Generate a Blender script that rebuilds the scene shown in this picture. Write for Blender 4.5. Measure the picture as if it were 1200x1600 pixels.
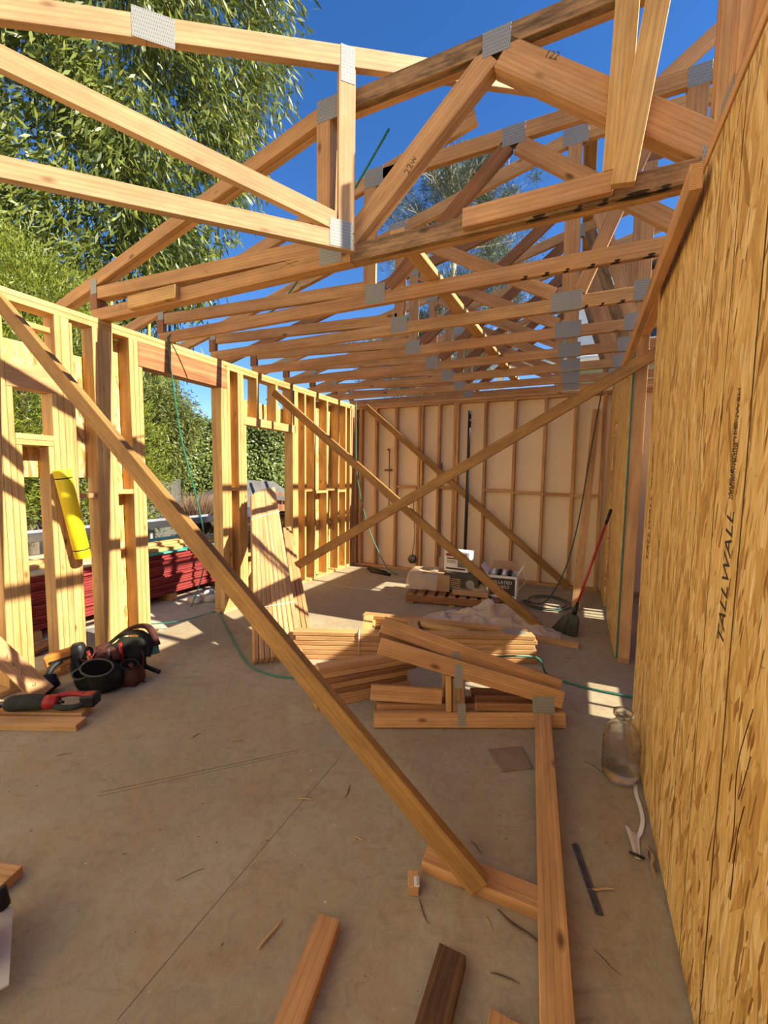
import bpy, bmesh, math, random
import numpy as np
from mathutils import Vector, Matrix

for o in list(bpy.data.objects): bpy.data.objects.remove(o)
scene = bpy.context.scene
COL = scene.collection
random.seed(7); RNG = np.random.default_rng(11)

# ------------------------------------------------------------------ camera
cam_d = bpy.data.cameras.new('camera'); cam = bpy.data.objects.new('camera', cam_d); COL.objects.link(cam)
cam_d.sensor_fit = 'HORIZONTAL'; cam_d.sensor_width = 36.0; cam_d.lens = 36.0 * 650 / 1200
cam_d.clip_start = 0.02; cam_d.clip_end = 400
_R = ((0.90827062, 0.04631498, -0.41581173), (0.41817443, -0.06910547, 0.90573428), (0.0132142, -0.99653367, -0.08213421))
cam.matrix_world = Matrix(((_R[0][0], -_R[0][1], -_R[0][2], 0), (_R[1][0], -_R[1][1], -_R[1][2], 0),
                           (_R[2][0], -_R[2][1], -_R[2][2], 1.5), (0, 0, 0, 1)))
scene.camera = cam

# ------------------------------------------------------------------ sky, sun, exposure
SUN = Vector((1.0, 0.035, 0.757)).normalized()
world = bpy.data.worlds.new('world'); scene.world = world; world.use_nodes = True
wn = world.node_tree; wn.nodes.clear()
sky = wn.nodes.new('ShaderNodeTexSky'); sky.sky_type = 'NISHITA'; sky.sun_disc = False
sky.sun_elevation = math.asin(SUN.z); sky.sun_rotation = math.atan2(SUN.x, SUN.y)
sky.altitude = 200; sky.air_density = 1.0; sky.dust_density = 0.1; sky.ozone_density = 3.0
hs = wn.nodes.new('ShaderNodeHueSaturation'); hs.inputs['Saturation'].default_value = 1.28; hs.inputs['Hue'].default_value = 0.509
bg = wn.nodes.new('ShaderNodeBackground'); bg.inputs['Strength'].default_value = 0.112
wo = wn.nodes.new('ShaderNodeOutputWorld')
wn.links.new(sky.outputs[0], hs.inputs['Color']); wn.links.new(hs.outputs[0], bg.inputs['Color']); wn.links.new(bg.outputs[0], wo.inputs['Surface'])
sun_d = bpy.data.lights.new('sun', 'SUN'); sun_d.energy = 6.7; sun_d.angle = math.radians(0.55); sun_d.color = (1.0, 0.91, 0.74)
sun = bpy.data.objects.new('sun', sun_d); COL.objects.link(sun)
sun.rotation_euler = SUN.to_track_quat('Z', 'Y').to_euler(); sun.location = (12, 2, 12)
vs = scene.view_settings
vs.view_transform = 'Standard'; vs.look = 'None'; vs.gamma = 1.0; vs.use_curve_mapping = False; vs.exposure = 0.98
scene.cycles.diffuse_bounces = 8

# ------------------------------------------------------------------ materials
def newmat(name):
    m = bpy.data.materials.new(name); m.use_nodes = True
    nt = m.node_tree; nt.nodes.clear()
    out = nt.nodes.new('ShaderNodeOutputMaterial'); b = nt.nodes.new('ShaderNodeBsdfPrincipled')
    nt.links.new(b.outputs[0], out.inputs[0])
    return m, nt, b
def N(nt, t, **kw):
    n = nt.nodes.new(t)
    for k, v in kw.items():
        if k in n.inputs: n.inputs[k].default_value = v
        else: setattr(n, k, v)
    return n
def ramp(nt, stops):
    r = nt.nodes.new('ShaderNodeValToRGB'); e = r.color_ramp.elements
    while len(e) < len(stops): e.new(0.5)
    for i, (p, c) in enumerate(stops):
        e[i].position = p; e[i].color = (c[0], c[1], c[2], 1) if not isinstance(c, (int, float)) else (c, c, c, 1)
    return r
def mixc(nt, fac, a, b, blend='MIX'):
    m = nt.nodes.new('ShaderNodeMix'); m.data_type = 'RGBA'; m.blend_type = blend
    for sock, v in ((m.inputs[0], fac), (m.inputs[6], a), (m.inputs[7], b)):
        if hasattr(v, 'is_linked') or hasattr(v, 'links'): nt.links.new(v, sock)
        elif isinstance(v, (tuple, list)): sock.default_value = (v[0], v[1], v[2], 1)
        else: sock.default_value = v
    return m.outputs[2]
def objcoord(nt, scale, rnd=True, rot=(0, 0, 0)):
    tc = nt.nodes.new('ShaderNodeTexCoord'); mp = nt.nodes.new('ShaderNodeMapping'); tex = any(rot); mp.vector_type = 'TEXTURE' if tex else 'POINT'
    mp.inputs['Scale'].default_value = tuple(1.0 / q for q in scale) if tex else scale; mp.inputs['Rotation'].default_value = rot
    nt.links.new(tc.outputs['Object'], mp.inputs['Vector'])
    if rnd:
        oi = nt.nodes.new('ShaderNodeObjectInfo'); mu = N(nt, 'ShaderNodeMath', operation='MULTIPLY'); mu.inputs[1].default_value = 57.0
        nt.links.new(oi.outputs['Random'], mu.inputs[0])
        cx = nt.nodes.new('ShaderNodeCombineXYZ')
        for i in range(3): nt.links.new(mu.outputs[0], cx.inputs[i])
        nt.links.new(cx.outputs[0], mp.inputs['Location'])
    return mp.outputs[0]
def bump(nt, b, h, strength, dist=0.002):
    bp = nt.nodes.new('ShaderNodeBump'); bp.inputs['Strength'].default_value = strength; bp.inputs['Distance'].default_value = dist
    nt.links.new(h, bp.inputs['Height']); nt.links.new(bp.outputs[0], b.inputs['Normal'])

def wood_mat(name, c_lo, c_hi, c_alt, grain=0.5, knots=True, mould=0.0, rough=0.62):
    m, nt, b = newmat(name); L = nt.links
    oi = nt.nodes.new('ShaderNodeObjectInfo')
    base = mixc(nt, oi.outputs['Random'], c_hi, c_alt)
    # broad growth rings, distorted
    g1 = N(nt, 'ShaderNodeTexNoise', Scale=1.0, Detail=5.0, Roughness=0.6, Distortion=0.4); L.new(objcoord(nt, (1.3, 34, 34)), g1.inputs['Vector'])
    r1 = ramp(nt, [(0.36, 0.0), (0.62, 1.0)]); L.new(g1.outputs[0], r1.inputs[0])
    g2 = N(nt, 'ShaderNodeTexNoise', Scale=1.0, Detail=3.0); L.new(objcoord(nt, (0.9, 7, 7)), g2.inputs['Vector'])
    r2 = ramp(nt, [(0.3, 0.0), (0.7, 1.0)]); L.new(g2.outputs[0], r2.inputs[0])
    inv = N(nt, 'ShaderNodeMath', operation='SUBTRACT'); inv.inputs[0].default_value = 1.0; L.new(r1.outputs[0], inv.inputs[1])
    mg = N(nt, 'ShaderNodeMath', operation='MULTIPLY'); mg.inputs[1].default_value = grain; L.new(inv.outputs[0], mg.inputs[0])
    col = mixc(nt, mg.outputs[0], base, c_lo)
    mg2 = N(nt, 'ShaderNodeMath', operation='MULTIPLY'); mg2.inputs[1].default_value = 0.35; L.new(r2.outputs[0], mg2.inputs[0])
    col = mixc(nt, mg2.outputs[0], col, c_lo)
    wv = N(nt, 'ShaderNodeTexWave', Scale=1.0, Distortion=11.0, Detail=2.0); wv.wave_type = 'BANDS'; wv.bands_direction = 'Y'; wv.inputs['Detail Scale'].default_value = 0.35
    L.new(objcoord(nt, (1.1, 15, 15)), wv.inputs['Vector'])
    rw = ramp(nt, [(0.0, 0.0), (0.72, 0.0), (1.0, 1.0)]); L.new(wv.outputs[0], rw.inputs[0])
    mw = N(nt, 'ShaderNodeMath', operation='MULTIPLY'); mw.inputs[1].default_value = 0.50 * min(1.0, grain + 0.2); L.new(rw.outputs[0], mw.inputs[0])
    col = mixc(nt, mw.outputs[0], col, tuple(c * 0.78 for c in c_lo))
    g5 = N(nt, 'ShaderNodeTexNoise', Scale=1.0, Detail=4.0, Roughness=0.65); L.new(objcoord(nt, (2.4, 9, 9)), g5.inputs['Vector'])
    r5 = ramp(nt, [(0.32, 0.74), (0.68, 1.12)]); L.new(g5.outputs[0], r5.inputs[0]); col = mixc(nt, 1.0, col, r5.outputs[0], 'MULTIPLY')
    if knots:
        v = N(nt, 'ShaderNodeTexVoronoi', Scale=1.0); v.feature = 'F1'; L.new(objcoord(nt, (4.6, 11, 11)), v.inputs['Vector'])
        rk = ramp(nt, [(0.0, 1.0), (0.07, 0.9), (0.13, 0.45), (0.20, 0.0)]); L.new(v.outputs['Distance'], rk.inputs[0])
        sk = nt.nodes.new('ShaderNodeSeparateColor'); L.new(v.outputs['Color'], sk.inputs[0])
        gk = N(nt, 'ShaderNodeMath', operation='GREATER_THAN'); gk.inputs[1].default_value = 0.72; L.new(sk.outputs[0], gk.inputs[0])
        mk_ = N(nt, 'ShaderNodeMath', operation='MULTIPLY'); L.new(rk.outputs[0], mk_.inputs[0]); L.new(gk.outputs[0], mk_.inputs[1])
        col = mixc(nt, mk_.outputs[0], col, tuple(c * 0.38 for c in c_lo))
    if mould:
        g3 = N(nt, 'ShaderNodeTexNoise', Scale=1.0, Detail=6.0, Roughness=0.7); L.new(objcoord(nt, (5, 26, 26)), g3.inputs['Vector'])
        r3 = ramp(nt, [(0.42, 0.0), (0.66, 1.0)]); L.new(g3.outputs[0], r3.inputs[0])
        mm = N(nt, 'ShaderNodeMath', operation='MULTIPLY'); mm.inputs[1].default_value = mould; L.new(r3.outputs[0], mm.inputs[0])
        col = mixc(nt, mm.outputs[0], col, (0.035, 0.026, 0.016))
    L.new(col, b.inputs['Base Color']); b.inputs['Roughness'].default_value = rough; b.inputs['Specular IOR Level'].default_value = 0.25
    bump(nt, b, g1.outputs[0], 0.25, 0.0015)
    return m

WOOD = wood_mat('fir_lumber', (0.36, 0.175, 0.062), (0.68, 0.415, 0.18), (0.58, 0.32, 0.128))
WOODS = wood_mat('pale_fir_lumber', (0.36, 0.20, 0.09), (0.52, 0.34, 0.175), (0.49, 0.31, 0.155))
WOODY = wood_mat('yellow_fir_lumber', (0.42, 0.22, 0.065), (0.70, 0.46, 0.18), (0.66, 0.40, 0.155))
WOODP = wood_mat('pink_fir_lumber', (0.37, 0.17, 0.062), (0.60, 0.335, 0.145), (0.63, 0.375, 0.17))
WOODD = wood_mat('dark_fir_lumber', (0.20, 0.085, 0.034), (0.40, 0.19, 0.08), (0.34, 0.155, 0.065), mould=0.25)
WOODB = wood_mat('brace_lumber', (0.27, 0.13, 0.034), (0.42, 0.24, 0.078), (0.38, 0.21, 0.066), mould=0.3)
WOODW = wood_mat('weathered_lumber', (0.09, 0.045, 0.02), (0.30, 0.17, 0.075), (0.27, 0.16, 0.07), grain=0.95, mould=0.55)
WOODM = wood_mat('mould_streaked_lumber', (0.20, 0.11, 0.05), (0.46, 0.27, 0.12), (0.42, 0.25, 0.11), mould=0.8)
LVL = wood_mat('laminated_veneer_lumber', (0.22, 0.08, 0.03), (0.52, 0.26, 0.11), (0.50, 0.25, 0.105), grain=0.85, knots=False)
GREYW = wood_mat('grey_weathered_wood', (0.10, 0.095, 0.085), (0.26, 0.25, 0.23), (0.23, 0.22, 0.20), knots=True)
ENDG = None
def endgrain():
    m, nt, b = newmat('end_grain'); L = nt.links
    w = N(nt, 'ShaderNodeTexWave', Scale=55.0, Distortion=2.5, Detail=2.0); w.wave_type = 'RINGS'; w.rings_direction = 'X'
    L.new(objcoord(nt, (1, 1, 1), rnd=False), w.inputs['Vector'])
    r = ramp(nt, [(0.2, (0.33, 0.16, 0.065)), (0.8, (0.58, 0.34, 0.15))]); L.new(w.outputs[0], r.inputs[0])
    L.new(r.outputs[0], b.inputs['Base Color']); b.inputs['Roughness'].default_value = 0.8
    return m
ENDG = endgrain()

def osb_mat():
    m, nt, b = newmat('oriented_strand_board'); L = nt.links
    cols = []
    warp = N(nt, 'ShaderNodeTexNoise', Scale=6.0, Detail=2.0); L.new(objcoord(nt, (1, 1, 1)), warp.inputs['Vector'])
    def strand(rotz, sc, seed):
        tc = objcoord(nt, sc, rot=(0, 0, rotz))
        add = N(nt, 'ShaderNodeVectorMath', operation='ADD'); L.new(tc, add.inputs[0])
        wsc = N(nt, 'ShaderNodeVectorMath', operation='SCALE'); wsc.inputs['Scale'].default_value = 1.1; L.new(warp.outputs['Color'], wsc.inputs[0])
        L.new(wsc.outputs[0], add.inputs[1])
        v = N(nt, 'ShaderNodeTexVoronoi', Scale=1.0, Randomness=1.0); v.voronoi_dimensions = '3D'
        L.new(add.outputs[0], v.inputs['Vector'])
        sp = nt.nodes.new('ShaderNodeSeparateColor'); L.new(v.outputs['Color'], sp.inputs[0])
        e = N(nt, 'ShaderNodeTexVoronoi', Scale=1.0, Randomness=1.0); e.feature = 'DISTANCE_TO_EDGE'; L.new(add.outputs[0], e.inputs['Vector'])
        return sp, e
    s1, e1 = strand(0.10, (6.0, 50, 1), 0); s2, e2 = strand(0.42, (6.5, 38, 1), 1); s3, e3 = strand(-0.30, (6.5, 42, 1), 2)
    pal = [(0.0, (0.36, 0.19, 0.05)), (0.10, (0.54, 0.32, 0.092)), (0.45, (0.70, 0.46, 0.155)), (0.75, (0.76, 0.525, 0.20)), (1.0, (0.84, 0.63, 0.30))]
    r1 = ramp(nt, pal); L.new(s1.outputs[0], r1.inputs[0]); r2 = ramp(nt, pal); L.new(s2.outputs[0], r2.inputs[0]); r3 = ramp(nt, pal); L.new(s3.outputs[0], r3.inputs[0])
    g = N(nt, 'ShaderNodeMath', operation='GREATER_THAN'); g.inputs[1].default_value = 0.62; L.new(s2.outputs[1], g.inputs[0])
    c = mixc(nt, g.outputs[0], r1.outputs[0], r2.outputs[0])
    g3 = N(nt, 'ShaderNodeMath', operation='GREATER_THAN'); g3.inputs[1].default_value = 0.70; L.new(s3.outputs[1], g3.inputs[0])
    c = mixc(nt, g3.outputs[0], c, r3.outputs[0])
    ed = ramp(nt, [(0.0, 1.0), (0.05, 0.0)]); L.new(e1.outputs['Distance'], ed.inputs[0])
    edm = N(nt, 'ShaderNodeMath', operation='MULTIPLY'); edm.inputs[1].default_value = 0.42; L.new(ed.outputs[0], edm.inputs[0])
    c = mixc(nt, edm.outputs[0], c, (0.17, 0.075, 0.02))
    s4, e4 = strand(0.22, (16.0, 120, 1), 3)
    g4 = N(nt, 'ShaderNodeMath', operation='GREATER_THAN'); g4.inputs[1].default_value = 0.955; L.new(s4.outputs[2], g4.inputs[0])
    c = mixc(nt, g4.outputs[0], c, (0.27, 0.125, 0.03))
    fine = N(nt, 'ShaderNodeTexNoise', Scale=1.0, Detail=3.0); L.new(objcoord(nt, (9, 160, 1)), fine.inputs['Vector'])
    rf = ramp(nt, [(0.3, 0.72), (0.65, 1.05)]); L.new(fine.outputs[0], rf.inputs[0])
    c = mixc(nt, 1.0, c, rf.outputs[0], 'MULTIPLY')
    L.new(c, b.inputs['Base Color']); b.inputs['Roughness'].default_value = 0.55; b.inputs['Specular IOR Level'].default_value = 0.3
    bump(nt, b, s1.outputs[0], 0.22, 0.002)
    return m
OSB = osb_mat()

def mottled(name, c1, c2, scale=6.0, rough=0.7, metallic=0.0, bumps=0.15, detail=5.0, spec=0.3, stretch=(1, 1, 1), bd=0.002):
    m, nt, b = newmat(name); L = nt.links
    n = N(nt, 'ShaderNodeTexNoise', Scale=scale, Detail=detail, Roughness=0.6); L.new(objcoord(nt, stretch), n.inputs['Vector'])
    r = ramp(nt, [(0.3, c1), (0.7, c2)]); L.new(n.outputs[0], r.inputs[0]); L.new(r.outputs[0], b.inputs['Base Color'])
    b.inputs['Roughness'].default_value = rough; b.inputs['Metallic'].default_value = metallic; b.inputs['Specular IOR Level'].default_value = spec
    if bumps: bump(nt, b, n.outputs[0], bumps, bd)
    return m

def concrete():
    m, nt, b = newmat('concrete_slab'); L = nt.links
    oc = objcoord(nt, (1, 1, 1), rnd=False)
    n1 = N(nt, 'ShaderNodeTexNoise', Scale=0.9, Detail=6.0, Roughness=0.62, Distortion=0.6); L.new(oc, n1.inputs['Vector'])
    r1 = ramp(nt, [(0.3, (0.285, 0.245, 0.158)), (0.52, (0.35, 0.303, 0.198)), (0.72, (0.41, 0.365, 0.25))]); L.new(n1.outputs[0], r1.inputs[0])
    n2 = N(nt, 'ShaderNodeTexNoise', Scale=2.3, Detail=8.0, Roughness=0.7, Distortion=1.4); L.new(oc, n2.inputs['Vector'])
    r2 = ramp(nt, [(0.46, 0.0), (0.66, 1.0)]); L.new(n2.outputs[0], r2.inputs[0])
    m2 = N(nt, 'ShaderNodeMath', operation='MULTIPLY'); m2.inputs[1].default_value = 0.7; L.new(r2.outputs[0], m2.inputs[0])
    c = mixc(nt, m2.outputs[0], r1.outputs[0], (0.34, 0.238, 0.135))
    n3 = N(nt, 'ShaderNodeTexNoise', Scale=260.0, Detail=2.0); L.new(oc, n3.inputs['Vector'])
    r3 = ramp(nt, [(0.3, 0.88), (0.7, 1.06)]); L.new(n3.outputs[0], r3.inputs[0])
    c = mixc(nt, 1.0, c, r3.outputs[0], 'MULTIPLY')
    n4 = N(nt, 'ShaderNodeTexNoise', Scale=1.0, Detail=7.0, Roughness=0.75, Distortion=0.8); L.new(objcoord(nt, (3.5, 14, 1), rnd=False, rot=(0, 0, 0.5)), n4.inputs['Vector'])
    r4 = ramp(nt, [(0.55, 0.0), (0.68, 0.6)]); L.new(n4.outputs[0], r4.inputs[0])
    c = mixc(nt, r4.outputs[0], c, (0.24, 0.19, 0.125))
    n6 = N(nt, 'ShaderNodeTexNoise', Scale=14.0, Detail=9.0, Roughness=0.8, Distortion=1.0); L.new(oc, n6.inputs['Vector'])
    r6 = ramp(nt, [(0.34, 0.80), (0.5, 1.0), (0.70, 1.12)]); L.new(n6.outputs[0], r6.inputs[0]); c = mixc(nt, 1.0, c, r6.outputs[0], 'MULTIPLY')
    v6 = N(nt, 'ShaderNodeTexVoronoi', Scale=9.0); L.new(oc, v6.inputs['Vector']); r7 = ramp(nt, [(0.0, 0.8), (0.022, 0.6), (0.035, 0.0)]); L.new(v6.outputs['Distance'], r7.inputs[0]); c = mixc(nt, r7.outputs[0], c, (0.10, 0.08, 0.055))
    L.new(c, b.inputs['Base Color'])
    rr = ramp(nt, [(0.3, 0.55), (0.7, 0.78)]); L.new(n1.outputs[0], rr.inputs[0]); L.new(rr.outputs[0], b.inputs['Roughness'])
    b.inputs['Specular IOR Level'].default_value = 0.3
    bump(nt, b, n3.outputs[0], 0.10, 0.001)
    return m
CONC = concrete()

def plate_mat():
    m, nt, b = newmat('galvanised_nail_plate'); L = nt.links
    br = nt.nodes.new('ShaderNodeTexBrick'); br.inputs['Scale'].default_value = 1.0; br.offset = 0.5
    br.inputs['Color1'].default_value = (0.075, 0.07, 0.055, 1); br.inputs['Color2'].default_value = (0.13, 0.12, 0.10, 1); br.inputs['Mortar'].default_value = (0.31, 0.31, 0.28, 1)
    br.inputs['Mortar Size'].default_value = 0.0034; br.inputs['Brick Width'].default_value = 0.0085; br.inputs['Row Height'].default_value = 0.016
    L.new(objcoord(nt, (1, 1, 1), rnd=False), br.inputs['Vector'])
    L.new(br.outputs[0], b.inputs['Base Color']); b.inputs['Metallic'].default_value = 0.25; b.inputs['Roughness'].default_value = 0.5
    bump(nt, b, br.outputs['Fac'], 0.6, 0.002)
    return m
PLATE = plate_mat()

def leaf_mat(name, c1, c2, trans=0.35):
    m, nt, b = newmat(name); L = nt.links
    at = nt.nodes.new('ShaderNodeAttribute'); at.attribute_name = 'tint'
    r = ramp(nt, [(0.0, c1), (1.0, c2)]); L.new(at.outputs['Fac'], r.inputs[0])
    L.new(r.outputs[0], b.inputs['Base Color']); b.inputs['Roughness'].default_value = 0.42; b.inputs['Specular IOR Level'].default_value = 0.4
    tr = nt.nodes.new('ShaderNodeBsdfTranslucent'); L.new(r.outputs[0], tr.inputs['Color'])
    mx = nt.nodes.new('ShaderNodeMixShader'); mx.inputs[0].default_value = trans
    L.new(b.outputs[0], mx.inputs[1]); L.new(tr.outputs[0], mx.inputs[2])
    out = [n for n in nt.nodes if n.type == 'OUTPUT_MATERIAL'][0]; L.new(mx.outputs[0], out.inputs[0])
    return m
def glass_mat(name, col, rough=0.05, trans=0.9, alpha=1.0):
    m, nt, b = newmat(name)
    n = N(nt, 'ShaderNodeTexNoise', Scale=30.0); nt.links.new(objcoord(nt, (1, 1, 1)), n.inputs['Vector'])
    b.inputs['Base Color'].default_value = (*col, 1); b.inputs['Roughness'].default_value = rough
    b.inputs['Transmission Weight'].default_value = trans; b.inputs['IOR'].default_value = 1.25; b.inputs['Alpha'].default_value = alpha
    bump(nt, b, n.outputs[0], 0.15, 0.003)
    return m

CREAM = mottled('cream_sheathing', (0.76, 0.61, 0.41), (0.84, 0.70, 0.50), 1.2, 0.8, bumps=0.05)
DIRT = mottled('dirt_ground', (0.40, 0.33, 0.24), (0.55, 0.47, 0.36), 5.0, 0.95, bumps=0.6, bd=0.02, detail=9)
INK = mottled('black_ink', (0.025, 0.022, 0.02), (0.07, 0.06, 0.05), 40, 0.8, bumps=0)
INKF = mottled('faded_brown_ink', (0.05, 0.035, 0.02), (0.20, 0.12, 0.05), 60, 0.8, bumps=0)
GROOVE = mottled('dark_groove', (0.05, 0.028, 0.01), (0.13, 0.07, 0.025), 20, 0.9, bumps=0)
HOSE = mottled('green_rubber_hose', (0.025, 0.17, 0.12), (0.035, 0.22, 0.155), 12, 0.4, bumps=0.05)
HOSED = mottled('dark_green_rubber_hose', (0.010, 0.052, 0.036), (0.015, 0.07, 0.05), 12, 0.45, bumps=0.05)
GTAPE = mottled('green_edge_paint', (0.02, 0.09, 0.07), (0.04, 0.16, 0.12), 20, 0.6, bumps=0)
BLACKP = mottled('black_plastic', (0.008, 0.008, 0.009), (0.018, 0.018, 0.02), 20, 0.45)
DARKRUB = mottled('dark_rubber', (0.012, 0.014, 0.012), (0.028, 0.032, 0.028), 15, 0.7)
REDP = mottled('red_plastic', (0.28, 0.012, 0.015), (0.36, 0.02, 0.022), 10, 0.35, bumps=0.03)
ORANGE = mottled('orange_plastic', (0.42, 0.16, 0.03), (0.52, 0.21, 0.04), 10, 0.5)
YELLOW = mottled('yellow_foam', (0.80, 0.60, 0.01), (0.88, 0.69, 0.02), 8, 0.5, bumps=0.04)
LEATHER = mottled('brown_leather', (0.035, 0.011, 0.009), (0.085, 0.027, 0.021), 14, 0.75, bumps=0.4, spec=0.2)
LEATHG = mottled('dark_green_leather', (0.008, 0.009, 0.007), (0.02, 0.022, 0.018), 12, 0.8, bumps=0.4, spec=0.15)
TEAL = mottled('teal_canvas', (0.05, 0.20, 0.17), (0.08, 0.27, 0.22), 14, 0.7)
STEEL = mottled('dull_steel', (0.10, 0.10, 0.105), (0.19, 0.19, 0.19), 12, 0.4, 0.9)
ALU = mottled('aluminium', (0.55, 0.58, 0.62), (0.68, 0.7, 0.73), 8, 0.35, 0.7, bumps=0.05)
CHROME = mottled('chrome', (0.5, 0.5, 0.5), (0.65, 0.65, 0.65), 8, 0.2, 1.0, bumps=0)
COPPER = mottled('dull_brass_pipe', (0.16, 0.09, 0.045), (0.27, 0.16, 0.08), 20, 0.45, 0.7)
CARD = mottled('cardboard', (0.36, 0.22, 0.11), (0.44, 0.28, 0.15), 10, 0.85, bumps=0.1)
CARDD = mottled('printed_dark_carton', (0.045, 0.04, 0.032), (0.08, 0.07, 0.05), 10, 0.6, bumps=0.05)
WHITE = mottled('white_carton', (0.72, 0.70, 0.66), (0.80, 0.78, 0.74), 6, 0.6, bumps=0.03)
WHITEP = mottled('white_strap', (0.70, 0.68, 0.64), (0.82, 0.80, 0.77), 20, 0.5, bumps=0.02)
CLOTH = mottled('beige_drop_cloth', (0.42, 0.34, 0.25), (0.54, 0.46, 0.36), 10, 0.9, bumps=0.4, bd=0.004)
STRAW = mottled('dark_broom_bristle', (0.03, 0.032, 0.022), (0.09, 0.088, 0.06), 90, 0.8, bumps=0.3)
REDPAINT = mottled('red_painted_board', (0.16, 0.02, 0.02), (0.32, 0.045, 0.04), 14, 0.7, stretch=(1, 8, 8))
TEALPAINT = mottled('teal_painted_edge', (0.05, 0.25, 0.21), (0.09, 0.34, 0.29), 14, 0.7)
PLY = mottled('plywood_face', (0.46, 0.36, 0.22), (0.60, 0.49, 0.32), 3, 0.7, stretch=(1, 8, 1))
BLOCKM = mottled('grey_concrete_block', (0.33, 0.33, 0.31), (0.46, 0.45, 0.42), 14, 0.9, bumps=0.4)
GREYWALL = mottled('grey_green_stucco', (0.30, 0.33, 0.27), (0.36, 0.39, 0.32), 8, 0.9, bumps=0.3)
WHITEWALL = mottled('white_stucco', (0.70, 0.71, 0.66), (0.78, 0.78, 0.72), 8, 0.9, bumps=0.3)
ROOFD = mottled('dark_roofing', (0.055, 0.05, 0.048), (0.12, 0.11, 0.105), 10, 0.9, bumps=0.4)
FELT = mottled('grey_felt_tarp', (0.10, 0.098, 0.094), (0.165, 0.16, 0.15), 6, 0.9, bumps=0.3)
BARK = mottled('bark', (0.10, 0.075, 0.05), (0.22, 0.175, 0.125), 12, 0.95, bumps=0.7, bd=0.02, stretch=(1, 1, 0.2))
CANE = mottled('yellow_bamboo_cane', (0.40, 0.26, 0.03), (0.58, 0.42, 0.08), 4, 0.4)
PALEBR = mottled('pale_twig', (0.42, 0.36, 0.26), (0.58, 0.52, 0.40), 8, 0.8)
CHIP = mottled('wood_chip', (0.34, 0.23, 0.10), (0.55, 0.40, 0.20), 12, 0.8)
CHIPD = mottled('dark_wood_chip', (0.07, 0.045, 0.025), (0.15, 0.10, 0.055), 12, 0.8)
PEBBLE = mottled('pale_grit', (0.45, 0.42, 0.36), (0.62, 0.58, 0.5), 12, 0.8)
JUG = glass_mat('clear_plastic', (0.97, 0.95, 0.92), 0.04, 1.0, 0.75)
FILM = glass_mat('thin_plastic_sheet', (0.90, 0.82, 0.66), 0.30, 0.30, 0.28)
L_BAMBOO = leaf_mat('bamboo_leaf', (0.02, 0.045, 0.010), (0.27, 0.30, 0.05), 0.2)
L_CONIF = leaf_mat('conifer_foliage', (0.05, 0.09, 0.012), (0.31, 0.34, 0.03), 0.2)
L_HEDGE = leaf_mat('hedge_leaf', (0.05, 0.09, 0.02), (0.28, 0.33, 0.085), 0.25)
L_BUSH = leaf_mat('feathery_bush_leaf', (0.06, 0.085, 0.018), (0.27, 0.29, 0.075), 0.3)
L_PINE = leaf_mat('pine_needle', (0.03, 0.045, 0.022), (0.17, 0.19, 0.10), 0.15)
L_GRASS = leaf_mat('dry_ornamental_grass', (0.16, 0.09, 0.05), (0.38, 0.26, 0.16), 0.2)

# ------------------------------------------------------------------ object helpers
def link(o): COL.objects.link(o); return o
def tag(o, label=None, cat=None, group=None, kind=None):
    if label: o['label'] = label
    if cat: o['category'] = cat
    if group: o['group'] = group
    if kind: o['kind'] = kind
    return o
def thing(name, loc, label=None, cat=None, group=None, kind=None):
    o = bpy.data.objects.new(name, None); o.empty_display_size = 0.05; link(o); o.location = loc
    return tag(o, label, cat, group, kind)
def origin(o):
    v = Vector(o.location); p = o.parent
    while p is not None: v = v * 0; break
    return v
ROOTLOC = {}
def place(o, M, parent):
    """world matrix M for o; parents are unrotated and lie at a known world point"""
    if parent is not None:
        o.parent = parent
        P = ROOTM(parent)
        o.matrix_parent_inverse = P.inverted()
    o.matrix_basis = M
    o['_w'] = [x for row in M for x in row]
def ROOTM(o):
    if '_w' in o:
        v = list(o['_w']); return Matrix((v[0:4], v[4:8], v[8:12], v[12:16]))
    return Matrix.Translation(o.location)
def mesh_obj(name, verts, faces, mat, parent=None, M=None, smooth=False, mats=None, idx=None):
    me = bpy.data.meshes.new(name); me.from_pydata([tuple(v) for v in verts], [], faces)
    for mm in (mats or [mat]): me.materials.append(mm)
    if idx is not None: me.polygons.foreach_set('material_index', idx)
    if smooth: me.polygons.foreach_set('use_smooth', [True] * len(me.polygons))
    me.update(); o = bpy.data.objects.new(name, me); link(o)
    place(o, M or Matrix.Identity(4), parent)
    return o

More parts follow.
